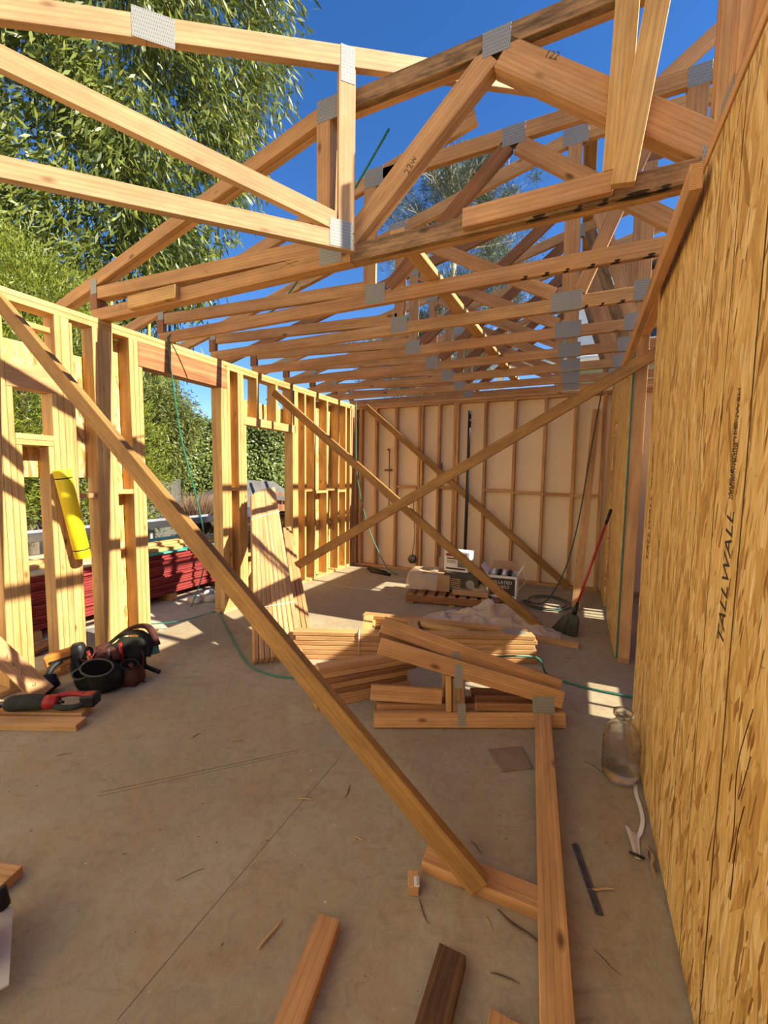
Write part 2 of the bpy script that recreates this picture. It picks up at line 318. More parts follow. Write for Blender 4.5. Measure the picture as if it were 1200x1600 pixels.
def cbox(lx, ly, lz, c=0.002):
    """chamfered box centred on the origin"""
    c = min(c, lx * 0.3, ly * 0.3, lz * 0.3); hx, hy, hz = lx / 2, ly / 2, lz / 2
    V, idx = [], {}
    for sx in (-1, 1):
        for sy in (-1, 1):
            for sz in (-1, 1):
                for k in range(3):
                    p = [sx * hx, sy * hy, sz * hz]
                    for j in range(3):
                        if j != k: p[j] -= (sx, sy, sz)[j] * c
                    idx[(sx, sy, sz, k)] = len(V); V.append(p)
    F, mi = [], []
    def face(keys, m):
        pts = [Vector(V[idx[k]]) for k in keys]; n = (pts[1] - pts[0]).cross(pts[2] - pts[0]); ctr = sum(pts, Vector()) / len(pts)
        ks = [idx[k] for k in keys]
        if n.dot(ctr) < 0: ks.reverse()
        F.append(ks); mi.append(m)
    for k in range(3):
        a, b = [j for j in range(3) if j != k]
        for s in (-1, 1):
            q = []
            for (u, v) in ((-1, -1), (1, -1), (1, 1), (-1, 1)):
                t = [0, 0, 0]; t[k] = s; t[a] = u; t[b] = v; q.append((t[0], t[1], t[2], k))
            face(q, 1 if k == 0 else 0)
    for k in range(3):
        a, b = [j for j in range(3) if j != k]
        for u in (-1, 1):
            for v in (-1, 1):
                t0 = [0, 0, 0]; t0[k] = -1; t0[a] = u; t0[b] = v; t1 = list(t0); t1[k] = 1
                face([(*t0, a), (*t1, a), (*t1, b), (*t0, b)], 0)
    for sx in (-1, 1):
        for sy in (-1, 1):
            for sz in (-1, 1): face([(sx, sy, sz, 0), (sx, sy, sz, 1), (sx, sy, sz, 2)], 0)
    return V, F, mi

MESHCACHE = {}
def frame(A, B, n):
    A, B, n = Vector(A), Vector(B), Vector(n)
    x = (B - A).normalized(); z = (n - x * n.dot(x)).normalized(); y = z.cross(x)
    c = (A + B) / 2
    return Matrix(((x.x, y.x, z.x, c.x), (x.y, y.y, z.y, c.y), (x.z, y.z, z.z, c.z), (0, 0, 0, 1))), (B - A).length
def board(name, A, B, n, w=0.089, t=0.038, mat=None, parent=None, end=True, c=0.002):
    """A..B centre line, thickness t along n, width w across"""
    mat = mat or WOOD
    M, ln = frame(A, B, n); em = ENDG if end else mat
    key = (round(ln, 3), round(w, 4), round(t, 4), mat.name, end, c)
    me = MESHCACHE.get(key)
    if me is None:
        V, F, mi = cbox(ln, w, t, c); me = bpy.data.meshes.new(name); me.from_pydata(V, [], F)
        me.materials.append(mat); me.materials.append(em); me.polygons.foreach_set('material_index', mi); me.update(); MESHCACHE[key] = me
    o = bpy.data.objects.new(name, me); link(o); place(o, M, parent)
    return o
def box(name, lo, hi, mat, parent=None, c=0.002, axis=0, end=False):
    """axis-aligned chamfered box lo..hi; local x runs along the axis given (grain)"""
    lo, hi = Vector(lo), Vector(hi); ctr = (lo + hi) / 2; d = hi - lo
    if axis == 0: A, B, n, w, t = (lo.x, ctr.y, ctr.z), (hi.x, ctr.y, ctr.z), (0, 0, 1), d.y, d.z
    elif axis == 1: A, B, n, w, t = (ctr.x, lo.y, ctr.z), (ctr.x, hi.y, ctr.z), (0, 0, 1), d.x, d.z
    else: A, B, n, w, t = (ctr.x, ctr.y, lo.z), (ctr.x, ctr.y, hi.z), (1, 0, 0), d.y, d.x
    return board(name, A, B, n, w, t, mat, parent, end, c)
def smoothpath(pts, k=8):
    P = [Vector(p) for p in pts]
    if len(P) < 3: return P
    out = []
    for i in range(len(P) - 1):
        p0 = P[max(i - 1, 0)]; p1 = P[i]; p2 = P[i + 1]; p3 = P[min(i + 2, len(P) - 1)]
        for j in range(k):
            t = j / k
            out.append(0.5 * ((2 * p1) + (p2 - p0) * t + (2 * p0 - 5 * p1 + 4 * p2 - p3) * t * t + (3 * p1 - p0 - 3 * p2 + p3) * t ** 3))
    out.append(P[-1]); return out
def tube_geo(pts, r, seg=8, flat=1.0):
    V, F = [], []; n = len(pts); up = Vector((0, 0, 1)); prev = None
    rr = r if isinstance(r, (list, tuple)) else [r] * n
    for i, p in enumerate(pts):
        d = (pts[min(i + 1, n - 1)] - pts[max(i - 1, 0)]).normalized()
        if prev is None:
            a = d.cross(up); a = a.normalized() if a.length > 0.05 else d.cross(Vector((1, 0, 0))).normalized()
        else: a = (prev - d * prev.dot(d)).normalized()
        prev = a; b = d.cross(a)
        for s in range(seg):
            t = 2 * math.pi * s / seg; V.append(p + a * math.cos(t) * rr[i] + b * math.sin(t) * rr[i] * flat)
    for i in range(n - 1):
        for s in range(seg):
            F.append((i * seg + s, i * seg + (s + 1) % seg, (i + 1) * seg + (s + 1) % seg, (i + 1) * seg + s))
    F.append(tuple(range(seg))[::-1]); F.append(tuple(range((n - 1) * seg, n * seg)))
    return V, F
def tube(name, pts, r, mat, parent=None, seg=8, smooth_k=8, flat=1.0):
    P = smoothpath(pts, smooth_k) if smooth_k else [Vector(p) for p in pts]
    if isinstance(r, (list, tuple)) and len(r) != len(P):
        r = list(np.interp(np.linspace(0, 1, len(P)), np.linspace(0, 1, len(r)), r))
    V, F = tube_geo(P, r, seg, flat); base = P[0].copy()
    return mesh_obj(name, [v - base for v in V], F, mat, parent, Matrix.Translation(base), smooth=True)
def lathe(name, prof, mat, parent=None, M=None, seg=24, sx=1, sy=1, cap=True):
    V, F = [], []; n = len(prof)
    for (r, z) in prof:
        for s in range(seg):
            t = 2 * math.pi * s / seg; V.append((r * math.cos(t) * sx, r * math.sin(t) * sy, z))
    for i in range(n - 1):
        for s in range(seg): F.append((i * seg + s, i * seg + (s + 1) % seg, (i + 1) * seg + (s + 1) % seg, (i + 1) * seg + s))
    if cap: F.append(tuple(range(seg))[::-1]); F.append(tuple(range((n - 1) * seg, n * seg)))
    return mesh_obj(name, V, F, mat, parent, M, smooth=True)
def prism(name, poly, h, mat, parent=None, M=None):
    n = len(poly); V = [(x, y, 0) for x, y in poly] + [(x, y, h) for x, y in poly]
    F = [tuple(range(n))[::-1], tuple(range(n, 2 * n))] + [(i, (i + 1) % n, n + (i + 1) % n, n + i) for i in range(n)]
    return mesh_obj(name, V, F, mat, parent, M)
def text(name, body, size, M, mat, parent, shear=0.0, depth=0.0004):
    cu = bpy.data.curves.new('lettering', 'FONT'); cu.body = body; cu.size = size; cu.extrude = depth; cu.shear = shear; cu.resolution_u = 3
    tmp = bpy.data.objects.new('lettering', cu); link(tmp)
    dg = bpy.context.evaluated_depsgraph_get(); me = bpy.data.meshes.new_from_object(tmp.evaluated_get(dg))
    bpy.data.objects.remove(tmp); bpy.data.curves.remove(cu)
    me.materials.clear(); me.materials.append(mat)
    o = bpy.data.objects.new(name, me); link(o); place(o, M, parent); return o
def basis(x, y, o):
    x = Vector(x).normalized(); y = Vector(y); y = (y - x * y.dot(x)).normalized(); z = x.cross(y)
    return Matrix(((x.x, y.x, z.x, o[0]), (x.y, y.y, z.y, o[1]), (x.z, y.z, z.z, o[2]), (0, 0, 0, 1)))
def rotz(a, o): return Matrix.Translation(Vector(o)) @ Matrix.Rotation(a, 4, 'Z')

# ================================================================== SETTING
XL, XR, YB, ZT = -3.42, 0.365, 6.22, 2.70        # inner faces of the framing, top of the wall plates
flo = mesh_obj('floor', *(lambda v, f: (v, f))(*cbox(6.2, 8.6, 0.30, 0.004)[:2]), CONC, None, Matrix.Translation((-0.48, 2.07, -0.15)))
tag(flo, 'bare tan concrete slab floor under the framing', 'floor', kind='structure')
_n = 40; _V = []; _F = []
for i in range(_n + 1):
    for j in range(_n + 1):
        u, v = (i / _n - 0.5) * 90, (j / _n - 0.5) * 90
        _V.append((u, v, -0.16 - 0.02 * math.sin(u * 1.3) * math.cos(v * 0.9)))
for i in range(_n):
    for j in range(_n): a = i * (_n + 1) + j; _F.append((a, a + _n + 1, a + _n + 2, a + 1))
tag(mesh_obj('ground', _V, _F, DIRT, None, Matrix.Translation((-6, 6, 0)), smooth=True), 'bare dirt yard ground outside the slab', 'ground', kind='structure')
# thin saw line scored across the slab
tag(tube('control_joint', [(-1.08, 0.634, 0.0003), (-1.082, 1.051, 0.0003), (-1.082, 1.825, 0.0003)], 0.0011, CHIPD, flo, seg=6, flat=0.3), 'thin dark scored line in the slab')
tube('chalk_line', [(-1.971, 1.131, 0.0003), (-1.32, 1.786, 0.0003)], 0.0013, LEATHER, flo, seg=6, flat=0.3)
tube('chalk_line', [(-1.961, 1.106, 0.0003), (-1.31, 1.766, 0.0003)], 0.0010, LEATHER, flo, seg=6, flat=0.3)

# ---------------------------------------------------------------- left wall
XO = XL - 0.14
wl = thing('wall_left', (XL, 2.5, 0), 'open stud wall in sunlight with header, window gap and doorway', 'wall', kind='structure')
def lstud(y0, y1, z0=0.038, z1=2.624, mat=None, name='stud', x0=None, x1=None):
    return box(name, (x0 if x0 is not None else XO, y0, z0), (x1 if x1 is not None else XL, y1, z1), mat or WOODY, wl, axis=2)
for z0, z1 in ((2.624, 2.661), (2.663, 2.70)):
    for a, b in ((-0.35, 2.02), (2.02, 4.46), (4.46, 6.36)):
        o = (0.31 if z0 > 2.65 else 0); box('top_plate', (XO, max(a + o, -0.35), z0), (XL, min(b + o, 6.36), z1), WOODY, wl, axis=1, end=True)
for a, b in ((-0.35, 2.445), (3.30, 6.3)):
    box('sole_plate', (XO, a, 0.0), (XL, b, 0.037), WOODY, wl, axis=1, end=True)
# near window bay
lstud(0.20, 0.238); lstud(0.62, 0.658); lstud(1.02, 1.058)
lstud(1.41, 1.448); lstud(1.45, 1.488); lstud(1.49, 1.523, z1=2.07); lstud(1.525, 1.56, z1=1.69)
lstud(1.79, 1.828); lstud(1.83, 1.885, z1=2.624); lstud(1.752, 1.788, z1=2.07); lstud(1.887, 1.905, z1=2.60)
box('header', (XO + 0.01, 1.49, 2.072), (XL, 1.79, 2.232), WOODP, wl, axis=1)
box('window_sill', (XO, 1.525, 1.73), (XL, 1.751, 1.768), WOODY, wl, axis=1)
box('window_sill', (XO, 1.525, 1.692), (XL, 1.751, 1.728), WOODY, wl, axis=1)
lstud(1.716, 1.75, z1=1.69)
box('block', (XO + 0.02, 1.905, 1.31), (XL - 0.03, 2.045, 1.348), WOODY, wl, axis=1)
box('block', (XO + 0.02, 1.565, 2.50), (XL - 0.05, 1.79, 2.538), WOODY, wl, axis=1)
# post cluster
for y in (2.047, 2.086, 2.125, 2.164): lstud(y, y + 0.0375)
lstud(2.335, 2.373); lstud(2.375, 2.412); lstud(2.414, 2.448, z1=2.415)
box('block', (XO + 0.015, 2.203, 1.335), (XL - 0.005, 2.334, 1.373), WOODY, wl, axis=1)
# header over the doorway
box('header', (XO + 0.005, 2.414, 2.42), (XL + 0.001, 3.405, 2.622), LVL, wl, axis=1)
lstud(3.315, 3.353, z1=2.418); lstud(3.355, 3.404, z1=2.418); lstud(3.407, 3.445); lstud(3.56, 3.597); lstud(3.60, 3.645)
lstud(3.647, 3.682, z1=2.07)
box('block', (XO + 0.015, 3.446, 1.335), (XL - 0.005, 3.559, 1.373), WOODY, wl, axis=1)
# far window bay
box('header', (XO + 0.02, 3.648, 2.078), (XL, 4.60, 2.172), WOODY, wl, axis=1)
for y in (3.86, 4.20, 4.50): lstud(y, y + 0.038, z0=2.174)
lstud(4.535, 4.573, z1=2.076); lstud(4.575, 4.612); lstud(4.614, 4.652)
box('window_sill', (XO, 3.684, 0.565), (XL, 4.57, 0.603), WOODY, wl, axis=1)
for y in (3.9, 4.3): lstud(y, y + 0.038, z1=0.563)
for y in (4.80, 5.03, 5.36, 5.69, 5.92): lstud(y, y + 0.038)
lstud(6.07, 6.108); lstud(6.125, 6.163, mat=WOOD); lstud(6.18, 6.218, mat=WOOD)
for a, b in ((4.84, 5.03), (5.07, 5.36), (5.40, 5.69), (5.73, 5.92)):
    box('block', (XO + 0.05, a, 1.262 + (0.03 if a in (4.84, 5.40) else 0)), (XL, b, 1.30 + (0.03 if a in (4.84, 5.40) else 0)), WOODY, wl, axis=1)
# OSB sheets on the yard side
def lsheet(y0, y1, z0, z1): box('osb_sheet', (XO - 0.0125, y0, z0), (XO - 0.001, y1, z1), OSB, wl, axis=2, c=0.001)
lsheet(1.30, 1.50, 1.47, 2.41); lsheet(1.503, 1.79, 2.24, 2.412); lsheet(1.503, 1.79, 1.47, 1.69); lsheet(1.793, 2.10, 1.47, 2.41)
lsheet(2.18, 2.446, -0.05, 2.62); lsheet(3.35, 3.645, -0.05, 2.62); lsheet(3.647, 4.57, 2.10, 2.385); lsheet(3.647, 4.57, -0.05, 0.56)
lsheet(4.573, 5.40, -0.05, 2.62); lsheet(5.403, 6.36, -0.05, 2.62)
# hold-down anchors on the sole plate
for y in (2.30, 4.75, 5.15, 6.00):
    a = box('anchor_plate', (XL - 0.09, y - 0.035, 0.038), (XL - 0.02, y + 0.035, 0.043), STEEL, wl)
    lathe('anchor_bolt', [(0.013, 0), (0.013, 0.016), (0.007, 0.017), (0.007, 0.05)], CHROME, a, Matrix.Translation((XL - 0.055, y, 0.043)), 8)

# ---------------------------------------------------------------- back wall
wb = thing('wall_back', (-1.5, YB, 0), 'back stud wall with cream sheathing and fixtures between the studs', 'wall', kind='structure')
box('sole_plate', (-3.42, YB, 0.0), (0.33, YB + 0.089, 0.038), WOOD, wb, axis=0)
box('sole_plate', (0.47, YB, 0.0), (1.7, YB + 0.089, 0.038), WOOD, wb, axis=0)
box('top_plate', (-3.42, YB, 2.624), (1.7, YB + 0.089, 2.661), WOOD, wb, axis=0)
box('top_plate', (-3.42, YB, 2.663), (1.7, YB + 0.089, 2.70), WOOD, wb, axis=0)
BX = [-3.40, -3.30, -3.022, -2.666, -2.27, -2.225, -1.948, -1.70, -1.66, -1.244, -0.827, -0.425, -0.045, 0.30, 0.62, 1.03, 1.43]
for i, x in enumerate(BX): box('stud', (x - 0.019, YB, 0.038), (x + 0.019, YB + 0.089, 2.624), WOOD, wb, axis=2)
for a, b, z in ((-2.64, -2.29, 1.36), (-1.925, -1.72, 1.36), (-1.225, -0.846, 1.335), (-0.808, -0.444, 1.31), (-0.406, -0.064, 1.30), (-0.026, 0.281, 1.29)):
    box('block', (a, YB + 0.005, z - 0.019), (b, YB + 0.089, z + 0.019), WOOD, wb, axis=0)
box('block', (-3.05, YB - 0.0, 1.48), (-3.042, YB + 0.06, 1.70), WOOD, wb, axis=2)
sx = -3.56
while sx < 1.7:
    box('sheathing_panel', (sx, YB + 0.091, -0.05), (sx + 1.22, YB + 0.106, 2.70), CREAM, wb, axis=2, c=0.001); sx += 1.22

# ---------------------------------------------------------------- right wall
wr = thing('wall_right', (XR, 3, 0), 'strand board wall with printed sheets, a doorway gap and plates', 'wall', kind='structure')
XS = XR + 0.0125                                     # back of the sheets = face of the studs
def rstud(y0, y1, z0=0.038, z1=2.624, mat=None, depth=0.089): return box('stud', (XS, y0, z0), (XS + depth, y1, z1), WOOD if y0 > 3 else WOODP, wr, axis=2)
for a, b in ((-1.6, 2.78), (3.85, 5.0), (5.50, 6.2)):
    box('sole_plate', (XS, a, 0), (XS + 0.089, b, 0.037), WOODP, wr, axis=1)
for z0, z1 in ((2.624, 2.661), (2.663, 2.70)):
    box('top_plate', (XS - (0.012 if z0 < 2.65 else 0), -1.6, z0), (XS + 0.089, 2.9, z1), WOODP, wr, axis=1); box('top_plate', (XS, 2.903, z0), (XS + 0.089, 6.2, z1), WOODP, wr, axis=1)
for y in (-1.2, -0.8, -0.4, 0.0, 0.42, 0.83, 1.24, 1.65, 2.05, 2.46, 2.735, 3.855, 3.895, 4.30, 4.71, 4.96, 5.50, 5.90, 6.14): rstud(y, y + 0.038, mat=WOODP)
def rsheet(y0, y1, z0=0.012, z1=2.60): return box('osb_sheet', (XR, y0, z0), (XS - 0.0006, y1, z1), OSB, wr, axis=2, c=0.0012)
rsheet(-1.6, -0.374); rsheet(-0.371, 0.847)
shA = rsheet(0.85, 2.068); shB = rsheet(2.072, 2.772)
rsheet(3.853, 5.0); rsheet(5.50, 6.2); rsheet(5.003, 5.497, 2.12, 2.60)
GREENEDGE = box('green_painted_edge', (XR, 3.8495, 0.02), (XS, 3.8525, 2.60), GTAPE, wr, axis=2, c=0.0005)
def vline(par, y, w, z0=0.012, z1=2.6, wob=0.004, mat=GROOVE):
    pts = [(XR - 0.0004, y + random.uniform(-wob, wob) * (0 if i in (0,) else 1), z0 + (z1 - z0) * i / 10) for i in range(11)]
    P = smoothpath(pts, 3); V = []; F = []
    for i, p in enumerate(P):
        for s in (-1, 1): V.append((p.x, p.y + s * w / 2, p.z)); V.append((p.x + 0.0012, p.y + s * w / 2, p.z))
    for i in range(len(P) - 1):
        a = i * 4; b = a + 4
        F += [(a, a + 2, b + 2, b), (a, b, b + 1, a + 1), (a + 2, a + 3, b + 3, b + 2)]
    F += [(0, 1, 3, 2), (len(V) - 4, len(V) - 2, len(V) - 1, len(V) - 3)]
    mesh_obj('marking_line', V, F, mat, par)
for y, w in ((1.262, 0.0085), (1.482, 0.0046), (1.682, 0.0042), (1.90, 0.002), (0.92, 0.004)): vline(shA, y, w)
for y, w in ((2.285, 0.0022), (2.46, 0.0018), (2.70, 0.002)): vline(shB, y, w)
for par, pts in ((shA, [(1.10, 1.02), (1.155, 0.86), (1.145, 0.72), (1.155, 0.62)]), (shA, [(1.09, 0.92), (1.12, 0.83), (1.135, 0.79)]), (shA, [(1.10, 0.80), (1.125, 0.70), (1.13, 0.55)])):
    tube('dark_crack', [(XR, y, z) for y, z in pts], 0.0018, LEATHER, par, seg=6, flat=0.5)
def wtext(par, body, size, y, z, mat, sh=0.25): return text('printed_lettering', body, size, basis((0, 0, 1), (0, 1, 0), (XR - 0.0007, y, z)), mat, par, sh)
t1 = wtext(shA, 'TALLWALL', 0.072, 1.315, 1.07, INK)
for dy, body, s, dz in ((0.012, 'WIENEIWIIHEINE', 0.026, 0), (-0.008, 'IIIIEIRIIHEIIIIE', 0.026, 0.0), (0.003, 'WNEHIWHEENWEH', 0.030, 0.01)):
    wtext(shA, body, s, 1.338 + dy, 1.455 + dz, INKF, 0.1)
wtext(shB, 'TALLWALL', 0.072, 2.565, 1.07, INK)
for dy, body, s in ((0.012, 'WNEHIWHEENWEH', 0.027), (-0.006, 'IIIIEIRIIHEIIII', 0.026)): wtext(shB, body, s, 2.585 + dy, 1.455, INKF, 0.1)

# ---------------------------------------------------------------- added wall beyond the doorway, slotted to shape the sun patches on the slab
we = thing('added_slot_wall', (1.77, 3, 0), 'added slotted wall beyond the doorway that shapes the sun patches', 'wall', kind='structure')
box('sole_plate', (1.77, -1.6, 0), (1.86, 6.2, 0.038), WOOD, we, axis=1); box('top_plate', (1.77, -1.6, 2.62), (1.86, 6.2, 2.70), WOOD, we, axis=1)
for k in range(20): y = -1.58 + k * 0.406; box('stud', (1.77, y, 0.038), (1.86, y + 0.038, 2.62), WOOD, we, axis=2)
def esheet(y0, y1, z0, z1): box('osb_sheet', (1.862, y0, z0), (1.874, y1, z1), OSB, we, axis=2, c=0.001)
esheet(-1.6, 2.95, 0, 2.70); esheet(3.72, 4.80, 0, 2.70); esheet(3.42, 3.72, 0, 1.70); esheet(3.42, 3.72, 1.92, 2.70); esheet(5.42, 6.3, 0, 2.70)
esheet(2.95, 3.42, 0, 1.15); esheet(2.95, 3.42, 1.30, 1.70); esheet(2.95, 3.42, 1.92, 2.70); esheet(4.80, 5.42, 0, 1.15); esheet(4.80, 5.42, 1.30, 1.50); esheet(4.80, 5.42, 1.62, 2.70)
for ys, z0, z1 in (((3.09, 3.30), 1.15, 1.30), ((2.98, 3.12, 3.24, 3.36, 3.47, 3.66), 1.70, 1.92), ((4.93, 5.09, 5.20, 5.31), 1.15, 1.30), ((4.86, 5.05, 5.2, 5.33), 1.50, 1.62)):
    for y in ys: box('slat', (1.862, y, z0), (1.874, y + 0.028, z1), WOOD, we, axis=2)  # added bars, splitting the sun through the slots into stripes

# ================================================================== ROOF TRUSSES
SL = 0.25
def ztop(x): return 3.60 + SL * (x + 1.30)
def truss(y, P1, top, label, plies=1, right=1.9, mats=None, webs='k', scabs=False, stains=()):
    """single-plane truss with its front face at y; parts: chords, webs, heel post, nail plates"""
    mats = mats or [WOOD, WOODP]; t = 0.038
    r = thing('roof_truss', (XL, y, ZT), label, 'truss', 'roof trusses spanning from the left wall')
    g = lambda: random.choice(mats)
    for p in range(plies):
        yc = y + t / 2 + p * (t + 0.003); n = (0, 1, 0)
        bd = lambda nm, a, b, w=0.089, m=None: board(nm, (a[0], yc, a[1]), (b[0], yc, b[1]), n, w, t, m or g(), r)
        zb = ZT + 0.0445
        if webs == 'girder':
            bd('bottom_chord', (-3.54, zb), (-1.20, zb), m=WOOD); bd('bottom_chord', (-1.198, zb), (right, zb), m=WOODM if p == 0 else WOOD)
        else:
            bd('bottom_chord', (-3.54, zb), (right, zb))
        # sloped top chord with its tail, then the flat part of a hip truss
        xb = top if top is not None else right
        bd('top_chord', (-4.12, ztop(-4.12) - 0.046), (xb, ztop(xb) - 0.046))
        flat = None
        if webs in ('girder', 'drop'):
            flat = 3.585; bd('top_chord', (-1.22 if webs == 'girder' else -1.33, flat - 0.045), (right, flat - 0.045), m=WOODM if webs == 'girder' and p == 0 else None)
        elif top is not None and top < right:
            flat = ztop(top); bd('top_chord', (top, flat - 0.05), (right, flat - 0.05))
        def zt(x): return (min(ztop(x), flat) if flat else ztop(x)) - 0.09
        bd('heel_post', (-3.515, ZT + 0.09), (-3.515, ztop(-3.515) - 0.092), m=WOODD)
        bd('web', (-3.46, ztop(-3.46) - 0.15), (P1 - 0.02, ZT + 0.125), m=WOOD)
        bd('web', (P1 - (0.05 if webs in ('girder', 'drop') else 0), ZT + 0.09), (P1 - (0.05 if webs in ('girder', 'drop') else 0), zt(P1) + 0.01), m=WOODP)
        if webs in ('girder', 'drop'):
            bd('web', (P1 + 0.10, ZT + 0.105), (-0.46, zt(-0.45) - 0.01), w=0.11 if webs == 'girder' else 0.089, m=WOODP if webs == 'girder' else WOODD)
            bd('web', (-0.40, zt(-0.4) - 0.02), (0.43, ZT + 0.13), w=0.13 if webs == 'girder' else 0.089, m=WOODP)
            bd('web', (0.47, ZT + 0.09), (0.47, zt(0.47)), m=WOOD)
        else:
            bd('web', (P1 + 0.06, zt(P1) - 0.02), (-0.20, ZT + 0.12), m=WOODP)
            bd('web', (-0.11, ZT + 0.09), (-0.11, zt(-0.11) + 0.005), m=WOODP)
            if webs == 'k':
                bd('web', (P1 + 0.09, ZT + 0.11), (-0.20, zt(-0.20) - 0.03), m=WOODD)
                bd('web', (0.02, zt(0.02) - 0.02), (0.34, ZT + 0.11), m=WOODM if random.random() < 0.3 else WOODP)
                bd('web', (0.41, ZT + 0.09), (0.41, zt(0.41)), m=WOODP)
            else: bd('web', (-0.04, ZT + 0.11), (0.36, zt(0.36) - 0.02), m=WOODP)
        if p == 0:
            def plate(x, z, w, h, m=PLATE):
                for yy in (y - 0.0012, y + plies * (t + 0.003) - (0.003 if plies else 0) + 0.0012):
                    board('nail_plate', (x - w / 2, yy, z), (x + w / 2, yy, z), (0, 1, 0), h, 0.0016, PLATE, r, False, 0.0003)
            plate(P1, ZT + 0.075, 0.15, 0.13); plate(-3.50, ztop(-3.5) - 0.09, 0.075, 0.11); plate(P1 - 0.02, zt(P1) + 0.045, 0.14, 0.12)
            if webs in ('girder', 'drop'): plate(-0.43, zt(-0.4) + 0.035, 0.13, 0.11); plate(0.47, zt(0.4) + 0.04, 0.10, 0.10); plate(0.47, ZT + 0.06, 0.15, 0.13)
            else: plate(-0.12, ZT + 0.06, 0.20, 0.13); plate(-0.11, zt(-0.11) + 0.04, 0.16, 0.11); plate(0.37, ZT + 0.06, 0.16, 0.13)
    if scabs:
        board('scab', (-3.05, y - 0.02, ZT + 0.055), (-2.55, y - 0.02, ZT + 0.055), (0, 1, 0), 0.089, 0.036, WOODY, r)
        board('scab', (-0.56, y - 0.02, ZT + 0.06), (0.085, y - 0.02, ZT + 0.06), (0, 1, 0), 0.089, 0.036, WOODP, r)
        for a, b in (((-1.66, 2.79), (-1.58, 2.745)), ((-1.69, 2.762), (-1.55, 2.772))):
            tube('pencil_cross', [(a[0], y - 0.0006, a[1]), (b[0], y - 0.0006, b[1])], 0.0018, INK, r, 5, 0, 0.5)
        text('pencil_number', '22w', 0.05, basis((0.55, 0, 0.83), (-0.83, 0, 0.55), (-0.86, y - 0.0008, 3.06)), INKF, r)
        text('pencil_number', '122', 0.045, basis((0.85, 0, -0.5), (0.5, 0, 0.85), (-0.22, y - 0.0008, 3.38)), INKF, r)
    for (x, L_, w_) in stains:
        pr = [(math.cos(a) * L_ * (1 + 0.15 * math.sin(3 * a)), math.sin(a) * w_) for a in [k * math.pi / 8 for k in range(16)]]
        prism('mould_stain', pr, 0.0008, STAIN, r, Matrix.Translation((x, y + 0.012, ZT - 0.0009)))
        prism('mould_stain', [(u * 0.6, v * 0.55) for u, v in pr], 0.0008, STAIN, r, basis((1, 0, 0.02), (0, 0, 1), (x + 0.01, y - 0.0002 - (0.0 if not scabs else 0.0), ZT + 0.006)))
    return r
STAIN = mottled('black_mould', (0.012, 0.009, 0.006), (0.045, 0.03, 0.018), 60, 0.9, bumps=0)
truss(2.12, -1.33, -1.22, 'doubled flat-topped girder truss nearest the camera, pencilled numbers on its webs', 2, 0.44, webs='girder', scabs=True, stains=((-0.22, 0.05, 0.012), (-0.05, 0.018, 0.012), (0.05, 0.02, 0.012), (0.17, 0.07, 0.014), (0.27, 0.03, 0.012)))
truss(2.70, -1.33, -0.66, 'flat-topped truss just behind the doubled girder, sloping chord stub poking above it', webs='drop', stains=((-0.34, 0.02, 0.012), (-0.22, 0.022, 0.012), (-0.11, 0.016, 0.012), (0.02, 0.02, 0.012), (0.14, 0.024, 0.012), (0.30, 0.03, 0.012)))
truss(3.30, -1.40, -0.10, 'truss third from the camera, levelling off at a tall central post', webs='post', mats=[WOOD], stains=((-0.2, 0.02, 0.012), (0.0, 0.02, 0.012), (0.1, 0.016, 0.012), (0.22, 0.026, 0.012)))
ords = ['fourth', 'fifth', 'sixth', 'seventh']
for k, y in enumerate((3.91, 4.51, 5.11, 5.71)):
    truss(y, -1.51, None, '%s truss from the camera, sloping up over the right wall' % ords[k], mats=[WOOD, WOODP, WOODD] if k in (0, 2) else [WOOD, WOODP])
truss(6.255, -1.52, None, 'last truss, sitting on the back stud wall', mats=[WOOD, WOODP])

# the hip truss that runs at 45 degrees from the girder to the front corner
HQ = Vector((-1.127, 2.041, 0)); HD = Vector((1, 1, 0)).normalized(); HN = Vector((1, -1, 0)).normalized()
hip = thing('hip_truss', (HQ.x, HQ.y, ZT), 'sunlit half truss running diagonally from the girder towards the upper left', 'truss')
def hpt(s, z, off=0.0): p = HQ + HD * s - HN * (0.019 + off); return (p.x, p.y, z)
def hz(s): return 3.705 + 0.205 * s
def hb(nm, s0, z0, s1, z1, w=0.089, m=None): return board(nm, hpt(s0, z0), hpt(s1, z1), HN, w, 0.038, m or WOODS, hip)
hb('bottom_chord', -3.2, ZT + 0.0445, 0.0, ZT + 0.0445, m=WOODS); hb('top_chord', -0.97, hz(-0.97) - 0.05, 0.60, hz(0.60) - 0.05, 0.098)
hb('top_chord', -3.4, hz(-3.4) - 0.05, -0.972, hz(-0.972) - 0.05, 0.098); hb('top_chord', 0.603, hz(0.603) - 0.05, 1.45, hz(1.45) - 0.05, 0.098)
hb('web', -0.047, ZT + 0.091, -0.047, hz(-0.047) - 0.10); hb('web', -0.11, ZT + 0.135, -2.15, 3.325, 0.092)
def hplate(s, z, w, h):
    a = Vector(hpt(s - w / 2, z, -0.0202)); b = Vector(hpt(s + w / 2, z, -0.0202)); board('nail_plate', a, b, HN, h, 0.0016, PLATE, hip, False, 0.0003)
hplate(-0.075, ZT + 0.075, 0.125, 0.135); hplate(-0.045, hz(0) - 0.10, 0.075, 0.175); hplate(-0.93, hz(-0.93) - 0.05, 0.17, 0.125)

